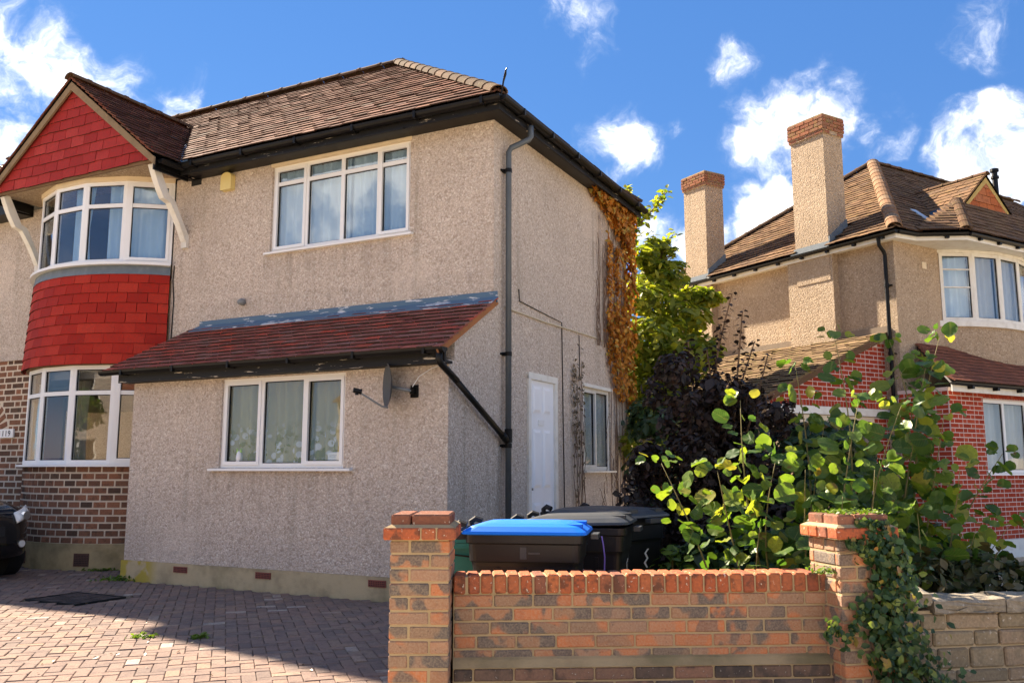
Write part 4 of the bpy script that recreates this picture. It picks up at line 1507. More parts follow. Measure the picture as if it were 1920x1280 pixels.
# eaves of the neighbour
fz0, fz1 = NZ - .13, NZ - .008
fa = MB()
pts = [Vector((-ne + .04, ND + ne, 0)), Vector((-ne + .04, -ne + .04, 0)), E_[1] * 1, E_[2] * 1, E_[3] * 1, E_[4] * 1, Vector((NW, -ne + .04, 0))]
for i in range(len(pts) - 1):
    a_, b_ = Vector((pts[i].x, pts[i].y, 0)), Vector((pts[i + 1].x, pts[i + 1].y, 0))
    n_ = Vector((0, 0, 1)).cross((b_ - a_).normalized()) * .022
    MB().prism([a_ + Vector((0, 0, fz0)), b_ + Vector((0, 0, fz0)), b_ + Vector((0, 0, fz1)), a_ + Vector((0, 0, fz1))], n_).build('fascia', M_PAINTW, nroof)
    g = MB()
    out = -n_ / .022
    if i == 0:
        g.trough(a_ + out * .05 + Vector((0, 0, NZ - .02)), b_ + out * .05 + Vector((0, -.06, NZ - .02)), .05)
    else:
        g.trough(a_ + out * .05 + Vector((0, 0, NZ - .02)), b_ + out * .05 + Vector((0, 0, NZ - .02)), .05)
    m_ = int((b_ - a_).length / .55)
    for k in range(m_):
        c_ = a_.lerp(b_, (k + .6) / max(1, m_)) + out * .035 + Vector((0, 0, NZ - .07))
        g.box(-.03, .03, -.03, .03, -.035, .02, T(*c_) @ RZ(math.atan2((b_ - a_).y, (b_ - a_).x)))
    g.build('gutter', M_BLACK, nroof)
MB().prism([(-ne + .05, -ne + .05, fz0 + .02), (.3, -ne + .05, fz0 + .02), (1.0, -.72, fz0 + .02), (4.5, -.72, fz0 + .02), (5.2, -ne + .05, fz0 + .02), (NW - .01, -ne + .05, fz0 + .02), (NW - .01, -.002, fz0 + .02), (-.002, -.002, fz0 + .02), (-.002, ND + ne - .01, fz0 + .02), (-ne + .05, ND + ne - .01, fz0 + .02)], (0, 0, .02)).build('soffit', M_PAINTW, nroof)
dp = MB().tube([(-ne + .0, .12, NZ - .06), (-ne + .02, .12, NZ - .20), (-.09, .13, NZ - .30), (-.065, .13, NZ - .36), (-.065, .13, 2.2)], .034, 10)
for z in (4.6, 3.4):
    dp.tube([(-.065, .13, z - .03), (-.065, .13, z + .03)], .045, 10).box(-.03, 0, .06, .20, z - .012, z + .012)
dp.build('down_pipe', M_BLACK, nb, smooth=False)
MB().box(.78, .90, -.012, -.001, 4.98, 5.10).build('air_vent', M_CREAMTRIM, nb)

# chimneys with corbelled brick caps
M_CHBRICK = mat_varied('chimney_brick', [(0, (.26, .10, .06)), (.5, (.34, .14, .08)), (1, (.22, .12, .08))], blotch=((.30, .25, .08), .45), blot_scale=6, bump=.6)
for (a_, b_, top, cap) in ((1.22, 2.0, 8.10, 7.74), (4.42, 5.10, 7.93, 7.63)):
    x0, x1 = -.17, .36
    ch = MB().box(x0, x1, a_, b_, 4.9, cap).box(x0 - .025, x1 + .025, a_ - .025, b_ + .025, cap, top - .01).build('chimney', M_PEB2, nb)
    ch.data.materials.append(M_MORTAR_W)
    rows = 5
    hh = (top - cap) / rows
    for r_ in range(rows):
        ox = .045 if r_ not in (0,) else .03
        z = cap + (r_ + .5) * hh
        for (p0, p1, fixed, ax) in ((a_ - ox, b_ + ox, x0 - ox, 'y'), (a_ - ox, b_ + ox, x1 + ox, 'y'), (x0 - ox, x1 + ox, a_ - ox, 'x'), (x0 - ox, x1 + ox, b_ + ox, 'x')):
            n = max(2, int(round((p1 - p0) / .21)))
            st = (p1 - p0) / n
            cuts_ = [p0] + [p0 + st * (i + (.5 if r_ % 2 else 1)) for i in range(n - (0 if r_ % 2 else 1))] + [p1]
            for i in range(len(cuts_) - 1):
                ln = cuts_[i + 1] - cuts_[i] - .012
                if ln < .03:
                    continue
                c_ = (cuts_[i] + cuts_[i + 1]) / 2
                s_ = -1 if fixed in (x0 - ox, a_ - ox) else 1
                m_ = T(fixed - s_ * .025, c_, z) @ RZ(R(90)) if ax == 'y' else T(c_, fixed - s_ * .025, z)
                link('brick', piece(ln, .05, hh - .012, .005, M_CHBRICK), ch, m_ @ T(0, random.gauss(0, .003), 0))
    MB().box(x0 - .03, x1 + .03, a_ - .03, b_ + .03, top - .008, top + .02).build('flaunching', M_CONC2, ch)
    yz = NZ + (x0 + ne) * sx
    MB().prism([(x1, a_ - .03, NZ + (x1 + ne) * sx + .02), (x1, a_ - .03, NZ + (x1 + ne) * sx + .20), (x0, a_ - .03, NZ + .22), (x0, a_ - .03, NZ + .0)], (0, .026, 0)).box(x0 - .015, x0 - .001, a_ - .03, b_ + .03, NZ - .02, NZ + .13).box(x0 - .10, x0, a_ - .04, b_ + .04, NZ + .0, NZ + .012).build('lead_flashing', M_LEAD, ch)

# upper bow window of the neighbour
BR, BX, PHI = 2.59, 2.75, R(34.3)
BC = BR - .45
arc_band(MB(), BR, 2.95, 4.05, .2).build('bow_wall', M_PEB2, nb)
arc_band(MB(), BR + .05, 3.97, 4.075, .25).build('bow_sill', M_PAINTW, nb)
for k in range(5):
    p0, p1 = PHI - k * 2 * PHI / 5, PHI - (k + 1) * 2 * PHI / 5
    a_, b_ = arc(p0, BR + .02), arc(p1, BR + .02)
    w = (b_ - a_).length
    make_window(nb, T(a_.x, a_.y, 4.076) @ RZ(math.atan2(b_.y - a_.y, b_.x - a_.x)), w, 5.33 - 4.076, [], curtain=[(.03, w - .06, .15, M_CURTW if k else M_CURT, 0)], glass=M_GLASS, fw=.06, sill=None, mat=M_PAINTW, cseed=60 + k, bars=(.62, .95) if k == 0 else ())
arc_band(MB(), BR + .05, 5.33, 5.385, .15, n=5).build('bow_head', M_PAINTW, nb)

# red brick front extension of the neighbour
EY_ = -.92
X0 = -.14
NWIN = (.80, 2.75, 1.36, 2.58)
mb = MB()
wall_grid(mb, X0, 6.0, .28, 2.74, .18, [NWIN], T(0, EY_, 0))
mb.box(X0 - .0, X0 + .15, EY_ + .182, -.002, .28, 2.74)
bx = mb.build('brick_extension', M_MORTAR_N, nb)
MB().box(X0 - .02, 6.0, EY_ - .02, EY_ + .1, -.05, .278).build('white_plinth', M_PAINTW, nb)


def flemish(parent, M, x0, x1, z0, rows, skip, mat, co=.075, st=.225, hd=.1125, top=None):
    for r_ in range(rows):
        z = z0 + (r_ + .5) * co
        x = x0
        k = r_ % 2
        first = True
        while x < x1 - .02:
            ln = st if k % 2 == 0 else hd
            if first and r_ % 2 == 1:
                ln = hd
            e1 = min(x + ln, x1)
            segs = [(x, e1)]
            for (h0, h1, g0, g1) in skip:
                if g0 < z < g1:
                    segs = [q for s_ in segs for q in ((s_[0], min(s_[1], h0)), (max(s_[0], h1), s_[1])) if q[1] - q[0] > .02]
            for (s0, s1) in segs:
                if top and z + co / 2 > top((s0 + s1) / 2):
                    continue
                if s1 - s0 < .025:
                    continue
                link('brick', piece(round(s1 - s0 - .010, 3), .03, co - .010, .004, mat), parent, M @ T((s0 + s1) / 2, .0135 - random.uniform(0, .0015), z))
            x = e1
            k += 1
            first = False


flemish(bx, T(0, EY_, 0), X0, 3.0, .285, 32, [NWIN], M_RBRICK)
flemish(bx, frame((X0, -.01, 0), (0, -1, 0), (1, 0, 0)), 0, .90, .285, 32, [], M_RBRICK)
for i in range(24):
    link('soldier_brick', piece(.065, .03, .10, .004, M_RBRICK, 'soldier_brick'), bx, T(NWIN[0] + .04 + i * .078, EY_ + .008, 2.65))
make_window(nb, T(NWIN[0], EY_ + .03, NWIN[2]), NWIN[1] - NWIN[0], NWIN[3] - NWIN[2], [.62, 1.28], curtain=[(.03, 1.88, .16, M_CURTW, 0)], cseed=77, glass=M_GLASS_D, mat=M_PVC, sill=(.05, .08), bars=())
FE = frame((X0 - .22, EY_ - .22, 2.78), (1, 0, 0), (0, 1.14, .78))
sle = math.hypot(1.14, .78)
er = MB().prism([FE @ Vector((0, 0, -.03)), FE @ Vector((6.4, 0, -.03)), FE @ Vector((6.4, sle, -.03)), FE @ Vector((.85, sle, -.03))], FE.to_3x3() @ Vector((0, 0, .03))).build('extension_roof', M_BLACK, nb)
tile_field(er, NM, FE, 'roof_tile', lambda s: .85 * s / sle, lambda s: 6.4, sle, .13, .22, mat_varied('dark_red_roof_tile', [(0, (.16, .065, .045)), (.5, (.21, .08, .05)), (1, (.26, .10, .06))], blotch=((.34, .09, .04), .4), bump=.4), 300, th=.024, tilt=4)
MB().box(X0 - .16, 6.0, EY_ - .18, EY_ - .155, 2.65, 2.77).build('extension_fascia', M_PAINTW, nb)
g = MB().trough((X0 - .22, EY_ - .235, 2.79), (6.0, EY_ - .235, 2.79), .05)
for i in range(8):
    g.box(.1 + i * .7, .16 + i * .7, EY_ - .27, EY_ - .18, 2.70, 2.75)
g.build('extension_gutter', M_BLACK, nb)

# lean-to garage on the neighbour's flank
GYF = .30
gar_top = lambda x: 3.72 + (x + .02) * (3.72 - 2.55) / 2.9
gw_ = MB().prism([(-2.92, GYF, 2.44), (-.002, GYF, 2.44), (-.002, GYF, gar_top(0) - .05), (-2.92, GYF, gar_top(-2.92) - .03)], (0, .2, 0)).box(-.40, -.002, GYF, GYF + .2, 0, 2.30).build('garage_front_wall', M_MORTAR_N, nb)
flemish(gw_, T(0, GYF, 0), -2.9, -.002, 2.545, 16, [], M_RBRICK, top=lambda x: gar_top(x) - .02)
for i in range(38):
    link('soldier_brick', piece(.064, .03, .092, .004, M_RBRICK, 'soldier_brick'), gw_, T(-2.86 + i * .0755, GYF + .008, 2.494))
flemish(gw_, T(0, GYF, 0), -.395, -.004, .03, 30, [], M_RBRICK)
MB().box(-2.95, -.02, GYF - .05, GYF + .02, 2.31, 2.435).build('lintel_board', M_PAINTW, nb)
MB().box(-2.95, -.41, GYF - .02, GYF + .08, 2.17, 2.30).build('door_track', M_CREAMTRIM, nb)
MB().box(-2.95, -2.80, GYF, 4.6, 0, 2.50).build('garage_side_wall', M_PEB2, nb)
MB().box(-2.79, -.01, 4.4, 4.6, 0, 2.45).build('garage_back_wall', M_DARK, nb)
FGR = frame((-3.12, 4.7, gar_top(-3.12) + .02), (0, -1, 0), (2.9, 0, 1.17))
slr = math.hypot(3.12, 3.12 * 1.17 / 2.9)
grf = MB().prism([FGR @ Vector((0, 0, -.03)), FGR @ Vector((4.46, 0, -.03)), FGR @ Vector((4.46, slr, -.03)), FGR @ Vector((0, slr, -.03))], FGR.to_3x3() @ Vector((0, 0, .03))).build('garage_roof', M_BLACK, nb)
tile_field(grf, NM, FGR, 'roof_tile', lambda s: 0, lambda s: 4.5, slr, .15, .24, mat_varied('straw_tile', [(0, (.15, .095, .05)), (.5, (.20, .13, .07)), (1, (.13, .085, .05))], blotch=((.20, .17, .05), .5), bump=.4, blot_scale=6), 300, th=.028, jit=3, tilt=5)
MB().box(-.03, -.002, .2, 4.7, 3.70, 3.90).build('abutment_board', mat_plain('grey_fillet', (.24, .19, .14), .9, .2, .4, 8, .4), nb)
MB().prism([FGR @ Vector((4.47, 0, -.06)), FGR @ Vector((4.47, slr, -.06)), FGR @ Vector((4.47, slr, .03)), FGR @ Vector((4.47, 0, .03))], FGR.to_3x3() @ Vector((.03, 0, 0))).build('verge_mortar', M_RIDGE, grf)

# ------------------------------------------------------------------ garden walls and piers
WA = R(3.5)
gw1 = empty('garden_wall', (-.33, 5.12, 0), WA, label='low multi-coloured brick garden wall between the two piers', cat='wall')
WL = 2.19
body = MB().box(0, WL, .006, .209, .36, .724).build('mortar_core', M_MORTAR_Y, gw1)
basec = MB().box(0, WL, -.052, .209, -.1, .335).build('base_core', M_MORTAR_Y, gw1)
MB().prism([(0, -.064, .336), (0, .004, .336), (0, .004, .385), (0, -.02, .372)], (WL, 0, 0)).build('ledge', M_LEDGE, gw1)


def stretcher_row(parent, x0, x1, z, off, mat, y, dep=.05, H=.064, M=None):
    x = x0 - off
    while x < x1 - .01:
        a_, b_ = max(x, x0), min(x + .215, x1)
        if b_ - a_ > .025:
            link('brick', piece(round(b_ - a_, 3), dep, H, .006, mat), parent, (M or Matrix()) @ T((a_ + b_) / 2, y + dep / 2 - random.uniform(0, .003), z) @ Matrix.Rotation(R(random.gauss(0, .35)), 4, 'Y'))
        x += .225


for r_ in range(5):
    z = .724 - .0375 - r_ * .075
    if z - .032 < .36:
        z = .724 - .0375 - r_ * .075
    stretcher_row(body, .005, WL - .005, z, [.0, .1125, .02, .095, .0][r_], M_STOCK, 0)
    if r_ < 4:
        stretcher_row(body, .005, WL - .005, z, .1125 * (r_ % 2), M_STOCK, .165)
for r_ in range(4):
    stretcher_row(basec, .005, WL - .005, .335 - .0375 - r_ * .075, [.1125, .0, .1125, 0][r_], M_LEDGE_BRICK, -.060)
n = int(WL / .0752)
for i in range(n):
    cm = piece(.065, .235, .104, .008, M_COPING, 'coping_brick')
    link('coping_brick', cm, gw1, T(.037 + i * WL / n, .106 + random.gauss(0, .002), .777 + random.gauss(0, .0015)) @ Matrix.Rotation(R(random.gauss(0, .8)), 4, 'Y') @ RZ(R(random.gauss(0, .7))))
MB().box(.0, WL, .0, .212, .726, .818).build('coping_mortar', M_MORTAR_Y, gw1)


def pier(name, loc, rz, W, Dp, top, label, c0=1.04):
    p = empty(name, loc, rz, label=label, cat='pier')
    core = MB().box(.006, W - .006, .006, Dp - .006, -.1, top).build('mortar_core', M_MORTAR_Y, p)
    h, s_ = .1025, W - .1125
    rows = int(c0 / .0755)
    for r_ in range(rows):
        z = c0 - (r_ + .5) * .0755
        first = r_ % 2 == 0
        for (yy, flip) in ((0, False), (Dp - .05, True)):
            segs = [(0, h), (h + .01, W)] if (first != flip) else [(0, s_), (s_ + .01, W)]
            for a_, b_ in segs:
                link('brick', piece(round(b_ - a_, 3), .05, .0655, .006, M_STOCK), core, T((a_ + b_) / 2, yy + .025 + random.gauss(0, .0015), z) @ Matrix.Rotation(R(random.gauss(0, .4)), 4, 'Y'))
        for xx in (.025, W - .025):
            ys = [(.052, Dp * .5 - .005), (Dp * .5 + .005, Dp - .052)] if first else [(.052, Dp - .052)]
            for a_, b_ in ys:
                link('brick', piece(round(b_ - a_, 3), .05, .0655, .006, M_STOCK), core, T(xx + random.gauss(0, .001), (a_ + b_) / 2, z) @ RZ(R(90)))
    o = .038
    link('cap_bed', MB().box(-o + .008, W + o - .008, -o + .008, Dp + o - .008, c0 + .002, c0 + .066).mesh('cap_bed', M_MORTAR_Y), p)
    for (yy) in (-o + .05, Dp + o - .05):
        xs = [-o, -o + .215, -o + .235 + .08, W + o] if yy < 0.1 else [-o, W / 2, W + o]
        xs = [-o, W * .52, W * .52 + .085, W + o]
        for i in range(3):
            link('cap_brick', piece(round(xs[i + 1] - xs[i] - .008, 3), .10, .064, .007, M_COPING, 'cap_brick'), p, T((xs[i] + xs[i + 1]) / 2, yy, c0 + .034))
    for xx in (-o + .05, W + o - .05):
        for (a_, b_) in ((.065, Dp * .5 - .004), (Dp * .5 + .004, Dp - .065)):
            link('cap_brick', piece(round(b_ - a_, 3), .10, .064, .007, M_COPING, 'cap_brick'), p, T(xx, (a_ + b_) / 2, c0 + .034) @ RZ(R(90)))
    # sloped mortar fillet, then the top course
    MB().add([(-o + .01, -o + .01, c0 + .066), (W + o - .01, -o + .01, c0 + .066), (W + o - .01, Dp + o - .01, c0 + .066), (-o + .01, Dp + o - .01, c0 + .066),
              (.0, .0, c0 + .082), (W, .0, c0 + .082), (W, Dp, c0 + .082), (.0, Dp, c0 + .082)], [(0, 1, 5, 4), (1, 2, 6, 5), (2, 3, 7, 6), (3, 0, 4, 7), (4, 5, 6, 7), (3, 2, 1, 0)]).build('fillet', M_MORTAR_Y, p)
    tz = c0 + .105
    for (a_, b_) in ((0.002, .108), (.116, W - .002)):
        for (ya, yb_) in ((.002, Dp / 2 - .004), (Dp / 2 + .004, Dp - .002)):
            link('top_brick', piece(round(b_ - a_, 3), round(yb_ - ya, 3), .062, .008, M_CAPTOP, 'top_brick'), p, T((a_ + b_) / 2, (ya + yb_) / 2, tz))
    return p


M_CAPTOP = mat_varied('top_brick', [(0, (.24, .095, .06)), (.5, (.19, .08, .052)), (1, (.28, .125, .08))], blotch=((.09, .06, .045), .6), bump=.6, blot_scale=12, speck=((.6, .52, .42), .7, 45))
pier('brick_pier', (-.666, 4.92, 0), 0, .326, .44, 1.10, 'square brick pier at the drive, left end of the garden wall')
pier('brick_pier', (1.845, 5.075, 0), R(12), .325, .325, 1.09, 'ivy covered brick pier at the right end of the garden wall', 1.03)

SA = R(10)
sw_ = empty('stone_wall', (2.20, 5.30, 0), SA, label='low buff stone block wall right of the ivy covered pier', cat='wall')
core = MB().box(0, 6, .01, .2, -.1, .60).build('mortar_core', M_MORTAR_S, sw_)
rr = random.Random(3)
x = .0
z = .585
row_h = [.10, .095, .125, .085, .12]
for h in row_h:
    x = -rr.uniform(0, .1)
    while x < 3.2:
        ln = rr.choice([.16, .22, .28, .34]) * rr.uniform(.9, 1.1)
        a_, b_ = max(0, x), min(x + ln, 3.2)
        if b_ - a_ > .04:
            k = ('stone', round(b_ - a_, 2), h)
            if k not in CACHE:
                CACHE[k] = MB().cbox(round(b_ - a_, 2) - .012, .06, h - .012, .010).mesh('stone_block', M_STONE)
            link('stone_block', CACHE[k], core, T((a_ + b_) / 2, .025 - rr.uniform(0, .012), z - h / 2) @ RZ(R(rr.gauss(0, 1))) @ Matrix.Rotation(R(rr.gauss(0, .6)), 4, 'Y'))
        x += ln
    z -= h
x = .0
i = 0
while x < 3.4:
    ln = [.26, .48, .52, .45, .5, .5, .5, .5][i]
    up = .045 if i == 0 else 0
    bm = bmesh.new()
    bmesh.ops.create_cube(bm, size=1)
    bmesh.ops.subdivide_edges(bm, edges=bm.edges[:], cuts=5, use_grid_fill=True)
    for v in bm.verts:
        v.co = Vector((v.co.x * (ln - .012), v.co.y * .27, v.co.z * .085))
        if v.co.z > -.04:
            v.co.z += rr.gauss(0, .006) - .012 * (abs(v.co.y) / .135) ** 3
        v.co.y += rr.gauss(0, .006)
    me = bpy.data.meshes.new('coping_stone'); bm.to_mesh(me); bm.free(); me.materials.append(M_STONECOP)
    link('coping_stone', me, sw_, T(x + ln / 2, .10, .63 + up))
    x += ln
    i += 1

# ------------------------------------------------------------------ bins
def wheelie_bin(name, loc, rz, lid_mat, label, mark=True, lid_tilt=0., sc=1.03):
    b = empty(name, loc, rz, label=label, cat='wheelie bin', group='wheelie bins behind the garden wall')
    # local: x towards the front of the bin, handles at -x
    b.scale = (sc, sc, sc)

    def ring(hx, hy, z, cx=0., n=5, r=.05):
        pts_ = []
        for (sx_, sy_, a0) in ((1, 1, 0), (-1, 1, 90), (-1, -1, 180), (1, -1, 270)):
            for k in range(n):
                t_ = R(a0 + 90 * k / (n - 1))
                pts_.append((cx + sx_ * (hx - r) + r * math.cos(t_), sy_ * (hy - r) + r * math.sin(t_), z))
        return pts_
    rings = [ring(.24, .21, .06, .03), ring(.28, .235, .30, .02), ring(.325, .265, .80, 0), ring(.33, .27, .82, 0), ring(.34, .28, .83, 0), ring(.345, .282, .93, 0), ring(.36, .295, .94, 0), ring(.362, .295, .985, 0)]
    m = len(rings[0])
    vs_ = [p_ for r_ in rings for p_ in r_]
    fs_ = [tuple(reversed(range(m)))] + [(j * m + k, j * m + (k + 1) % m, (j + 1) * m + (k + 1) % m, (j + 1) * m + k) for j in range(len(rings) - 1) for k in range(m)] + [tuple(range((len(rings) - 1) * m, len(rings) * m))]
    MB().add(vs_, fs_).build('body', M_BINBLACK, b)
    for s_ in (-1, 1):
        for k in range(3):
            x_ = -.16 + k * .16
            MB().prism([(x_ * .8 + .02 - .012, s_ * .238, .30), (x_ * .8 + .02 + .012, s_ * .238, .30), (x_ + .012, s_ * .268, .79), (x_ - .012, s_ * .268, .79)], (0, s_ * .007, 0)).build('side_rib', M_BINBLACK, b)
    MB().box(-.02, .02, -.284, -.2815, .845, .915).box(.03, .10, -.284, -.2815, .875, .885).build('raised_mark', M_BINGREY, b)
    LM = T(-.36, 0, .99) @ Matrix.Rotation(R(-lid_tilt), 4, 'Y') @ T(.36, 0, -.99)
    lr = [ring(.375, .305, .987, .0), ring(.385, .312, .992, 0), ring(.378, .306, 1.008, 0), ring(.33, .27, 1.036, .0), ring(.27, .215, 1.052, .0), ring(.20, .15, 1.058, 0)]
    vs_ = [p_ for r_ in lr for p_ in r_]
    fs_ = [tuple(reversed(range(m)))] + [(j * m + k, j * m + (k + 1) % m, (j + 1) * m + (k + 1) % m, (j + 1) * m + k) for j in range(len(lr) - 1) for k in range(m)] + [tuple(range((len(lr) - 1) * m, len(lr) * m))]
    lid = MB().add(vs_, fs_).build('lid', lid_mat, b, LM, smooth=False)
    for s_ in (-1, 1):
        MB().box(.24, .35, s_ * .17 - .045, s_ * .17 + .045, 1.02, 1.05).build('lid_grip', lid_mat, lid)
    MB().box(.395, .44, -.10, .10, .955, .985).build('front_grip', M_BINGREY, b)
    h = MB()
    h.tube([(-.44, -.26, 1.0), (-.44, .26, 1.0)], .018, 8)
    for s_ in (-1, 1):
        h.box(-.455, -.35, s_ * .22 - .035, s_ * .22 + .035, .955, 1.0)
        h.tube([(-.425, s_ * .25, 1.0), (-.43, s_ * .25, 1.035), (-.40, s_ * .25, 1.055), (-.355, s_ * .25, 1.04)], .02, 6)
    h.build('handle', M_BINROUGH, b)
    MB().tube([(-.25, -.29, .10), (-.25, .29, .10)], .012, 8).build('axle', M_GREYPL, b)
    for s_ in (-1, 1):
        MB().tube([(-.25, s_ * .265, .10), (-.25, s_ * .31, .10)], .10, 18).build('wheel', M_RUBBER, b)
    if mark:
        # white printed emblem and its line of lettering on the front
        mk = MB()
        xx = lambda z: .24 + (z - .06) / (.80 - .06) * .085 + .003
        pts_ = [(.035, .62), (-.005, .66), (.03, .69), (-.01, .73), (.03, .76)]
        for i in range(len(pts_) - 1):
            (ya, za), (yb_, zb) = pts_[i], pts_[i + 1]
            mk.prism([(xx(za) + .012, ya - .012, za), (xx(za) + .012, ya + .012, za), (xx(zb) + .012, yb_ + .012, zb), (xx(zb) + .012, yb_ - .012, zb)], (.002, 0, 0))
        for i in range(9):
            y_ = -.11 + i * .026
            mk.prism([(xx(.575) + .012, y_, .572), (xx(.575) + .012, y_ + random.uniform(.010, .022), .572), (xx(.59) + .012, y_ + .018, .588), (xx(.59) + .012, y_, .588)], (.002, 0, 0))
        mk.build('print', M_WHITEMARK, b)
    return b


wheelie_bin('wheelie_bin', (.115, 5.88, 0), R(-9), M_BINBLUE, 'black wheelie bin with a bright blue lid behind the wall')
wheelie_bin('wheelie_bin', (.50, 6.62, 0), R(-14), M_BINGREY, 'black wheelie bin with charcoal lid between the blue-lidded and farthest bins', lid_tilt=1.5)
wheelie_bin('wheelie_bin', (.78, 7.30, 0), R(-40), M_BINGREY, 'black wheelie bin with a white emblem, farthest back beside the shrubs', lid_tilt=0, sc=1.06)


def crate(loc, rz, z0, label):
    c = empty('recycling_box', loc, rz, label=label, cat='recycling box', group='teal recycling boxes behind the pier')
    w, d, h, t_ = .22, .17, .30, .008
    mb = MB()
    for (x0, x1, y0, y1) in ((-w, w, -d, -d + t_), (-w, w, d - t_, d), (-w, -w + t_, -d + t_, d - t_), (w - t_, w, -d + t_, d - t_)):
        mb.box(x0, x1, y0, y1, z0 + .01, z0 + h)
    mb.box(-w, w, -d, d, z0, z0 + .0095)
    mb.build('tub', M_TEAL, c)
    rm = MB()
    for (x0, x1, y0, y1) in ((-w - .018, w + .018, -d - .018, -d - .001), (-w - .018, w + .018, d + .001, d + .018), (-w - .018, -w - .001, -d, d), (w + .001, w + .018, -d, d)):
        rm.box(x0, x1, y0, y1, z0 + h - .035, z0 + h + .002)
    rm.build('rim', M_TEAL, c)
    MB().tube([(-w - .02, -d - .025, z0 + h - .06), (0, -d - .035, z0 + h - .085), (w + .02, -d - .025, z0 + h - .06)], .006, 6).build('strap', M_BLACK, c)
    return c


crate((-.30, 6.35, 0), R(5), .0, 'teal plastic recycling box at the bottom of the stack behind the pier')
crate((-.31, 6.36, 0), R(9), .31, 'teal plastic recycling box in the middle of the stack behind the pier')
c3 = crate((-.30, 6.35, 0), R(2), .62, 'teal plastic recycling box on top of the stack behind the pier')
MB().box(-.235, .235, -.185, .185, .925, .95).build('lid', M_TEAL, c3)

pc = empty('purple_scoop', (.605, 5.93, 0), 0, label='small purple plastic cup hanging on a cord beside the bins', cat='cup')
MB().tube([(-.012, .02, .985), (-.004, .0, .93), (.004, -.005, .85), (.0, 0, .745)], .005, 5).build('cord', M_PURPLE, pc)
MB().tube([(0, 0, .745), (0, 0, .73), (0, 0, .60)], [.012, .034, .026], 10).build('cup', M_PURPLE, pc)
MB().tube([(0, 0, .60), (0, 0, .0)], .007, 6).build('rod', M_PURPLE, pc)

# ------------------------------------------------------------------ dark car at the left edge
def car():
    cA = math.atan2(-.52, .855)
    c = empty('parked_car', (-8.42, 12.24, 0), cA, label='black car parked on the drive at the left edge, nose showing', cat='car')
    # stations along x (nose at +2.0): half width, sill z, shoulder z, bonnet/roof z
    S = [(2.10, .50, .42, .60, .66), (2.05, .66, .30, .72, .82), (1.90, .80, .24, .84, .93), (1.6, .86, .22, .92, 1.0), (1.2, .88, .22, .97, 1.06), (.85, .885, .22, 1.0, 1.12),
         (.25, .885, .22, 1.02, 1.52), (-.6, .885, .22, 1.03, 1.62), (-1.4, .88, .22, 1.03, 1.56), (-1.85, .86, .25, 1.02, 1.30), (-2.05, .78, .36, .95, 1.02)]
    vs_, fs_ = [], []
    n = 14
    for (x, w, z0, zs, zr) in S:
        top = w * (.62 if zr > 1.2 else .80)
        pr_ = [(0, z0), (w * .9, z0), (w * .99, z0 + .10), (w, (z0 + zs) / 2), (w * .985, zs - .04), (w * .93, zs), (top, zr - .03), (top * .6, zr)]
        pts_ = [(x, y, z) for y, z in pr_] + [(x, -y, z) for y, z in reversed(pr_[1:-1])] if False else None
        half = pr_[1:] + [(0, zr + .01)]
        ring = [(x - (.10 * (y / .9) ** 2 if x > 1.7 else 0), y, z) for y, z in half] + [(x - (.10 * (y / .9) ** 2 if x > 1.7 else 0), -y, z) for y, z in reversed(half[:-1])]
        vs_ += ring
    m = len(ring)
    for j in range(len(S) - 1):
        for k in range(m):
            fs_.append((j * m + k, j * m + (k + 1) % m, (j + 1) * m + (k + 1) % m, (j + 1) * m + k))
    fs_ += [tuple(range(m)), tuple(reversed(range((len(S) - 1) * m, len(S) * m)))]
    bd = MB().add(vs_, fs_).build('body', M_CARBLACK, c, smooth=True)
    sub = bd.modifiers.new('sub', 'SUBSURF'); sub.levels = 2; sub.render_levels = 2
    for s_ in (-1, 1):
        gl = MB().prism([(.75, s_ * .80, 1.06), (.28, s_ * .66, 1.44), (-1.2, s_ * .66, 1.50), (-1.6, s_ * .80, 1.08)], (0, s_ * .012, 0)).build('side_window', M_DARK, c)
        for x in (1.30, -1.25):
            wh = MB().tube([(x, s_ * .70, .32), (x, s_ * .895, .32)], .32, 28).build('wheel', M_RUBBER, c)
            rim = MB().tube([(x, s_ * .86, .32), (x, s_ * .905, .32)], .21, 20)
            rim.build('rim', M_GREYPL, wh)
        # headlamp: clear lens shell with bright reflector
        hl = empty('headlamp'); hl.parent = c
        bpy.data.objects.remove(hl)
        hp = MB()
        vs2, fs2 = [], []
        for i in range(7):
            for j in range(5):
                t_, q = i / 6, j / 4
                y = s_ * (.50 + .30 * t_)
                x = 2.045 - .26 * t_ ** 1.6 - .10 * q
                z = .74 + .09 * t_ + .13 * q
                bul = .05 * math.sin(math.pi * t_) * math.sin(math.pi * q) + .012
                vs2.append((x + bul, y + s_ * bul * .7, z))
        for i in range(6):
            for j in range(4):
                a_ = i * 5 + j
                fs2.append((a_, a_ + 1, a_ + 6, a_ + 5))
        hd = MB().add(vs2, fs2).build('headlamp', M_LENS, c, smooth=True)
        so = hd.modifiers.new('solid', 'SOLIDIFY'); so.thickness = .03
        MB().tube([(1.98, s_ * .63, .83), (2.035, s_ * .64, .83)], [.05, .055], 14).build('bulb_reflector', M_CHROME, hd)
        fg = MB().tube([(1.90, s_ * .58, .47), (2.035, s_ * .60, .47)], .052, 18).build('fog_lamp', M_CHROME, c)
        MB().tube([(2.0, s_ * .595, .47), (2.042, s_ * .602, .47)], .042, 18).build('lens', M_LENS, fg)
    MB().prism([(.86, -.66, 1.10), (.86, .66, 1.10), (.30, .56, 1.49), (.30, -.56, 1.49)], (.012, 0, .012)).build('windscreen', M_DARK, c)
    MB().box(2.03, 2.09, -.34, .34, .58, .70).build('grille', M_DARK, c)
    return c


car()

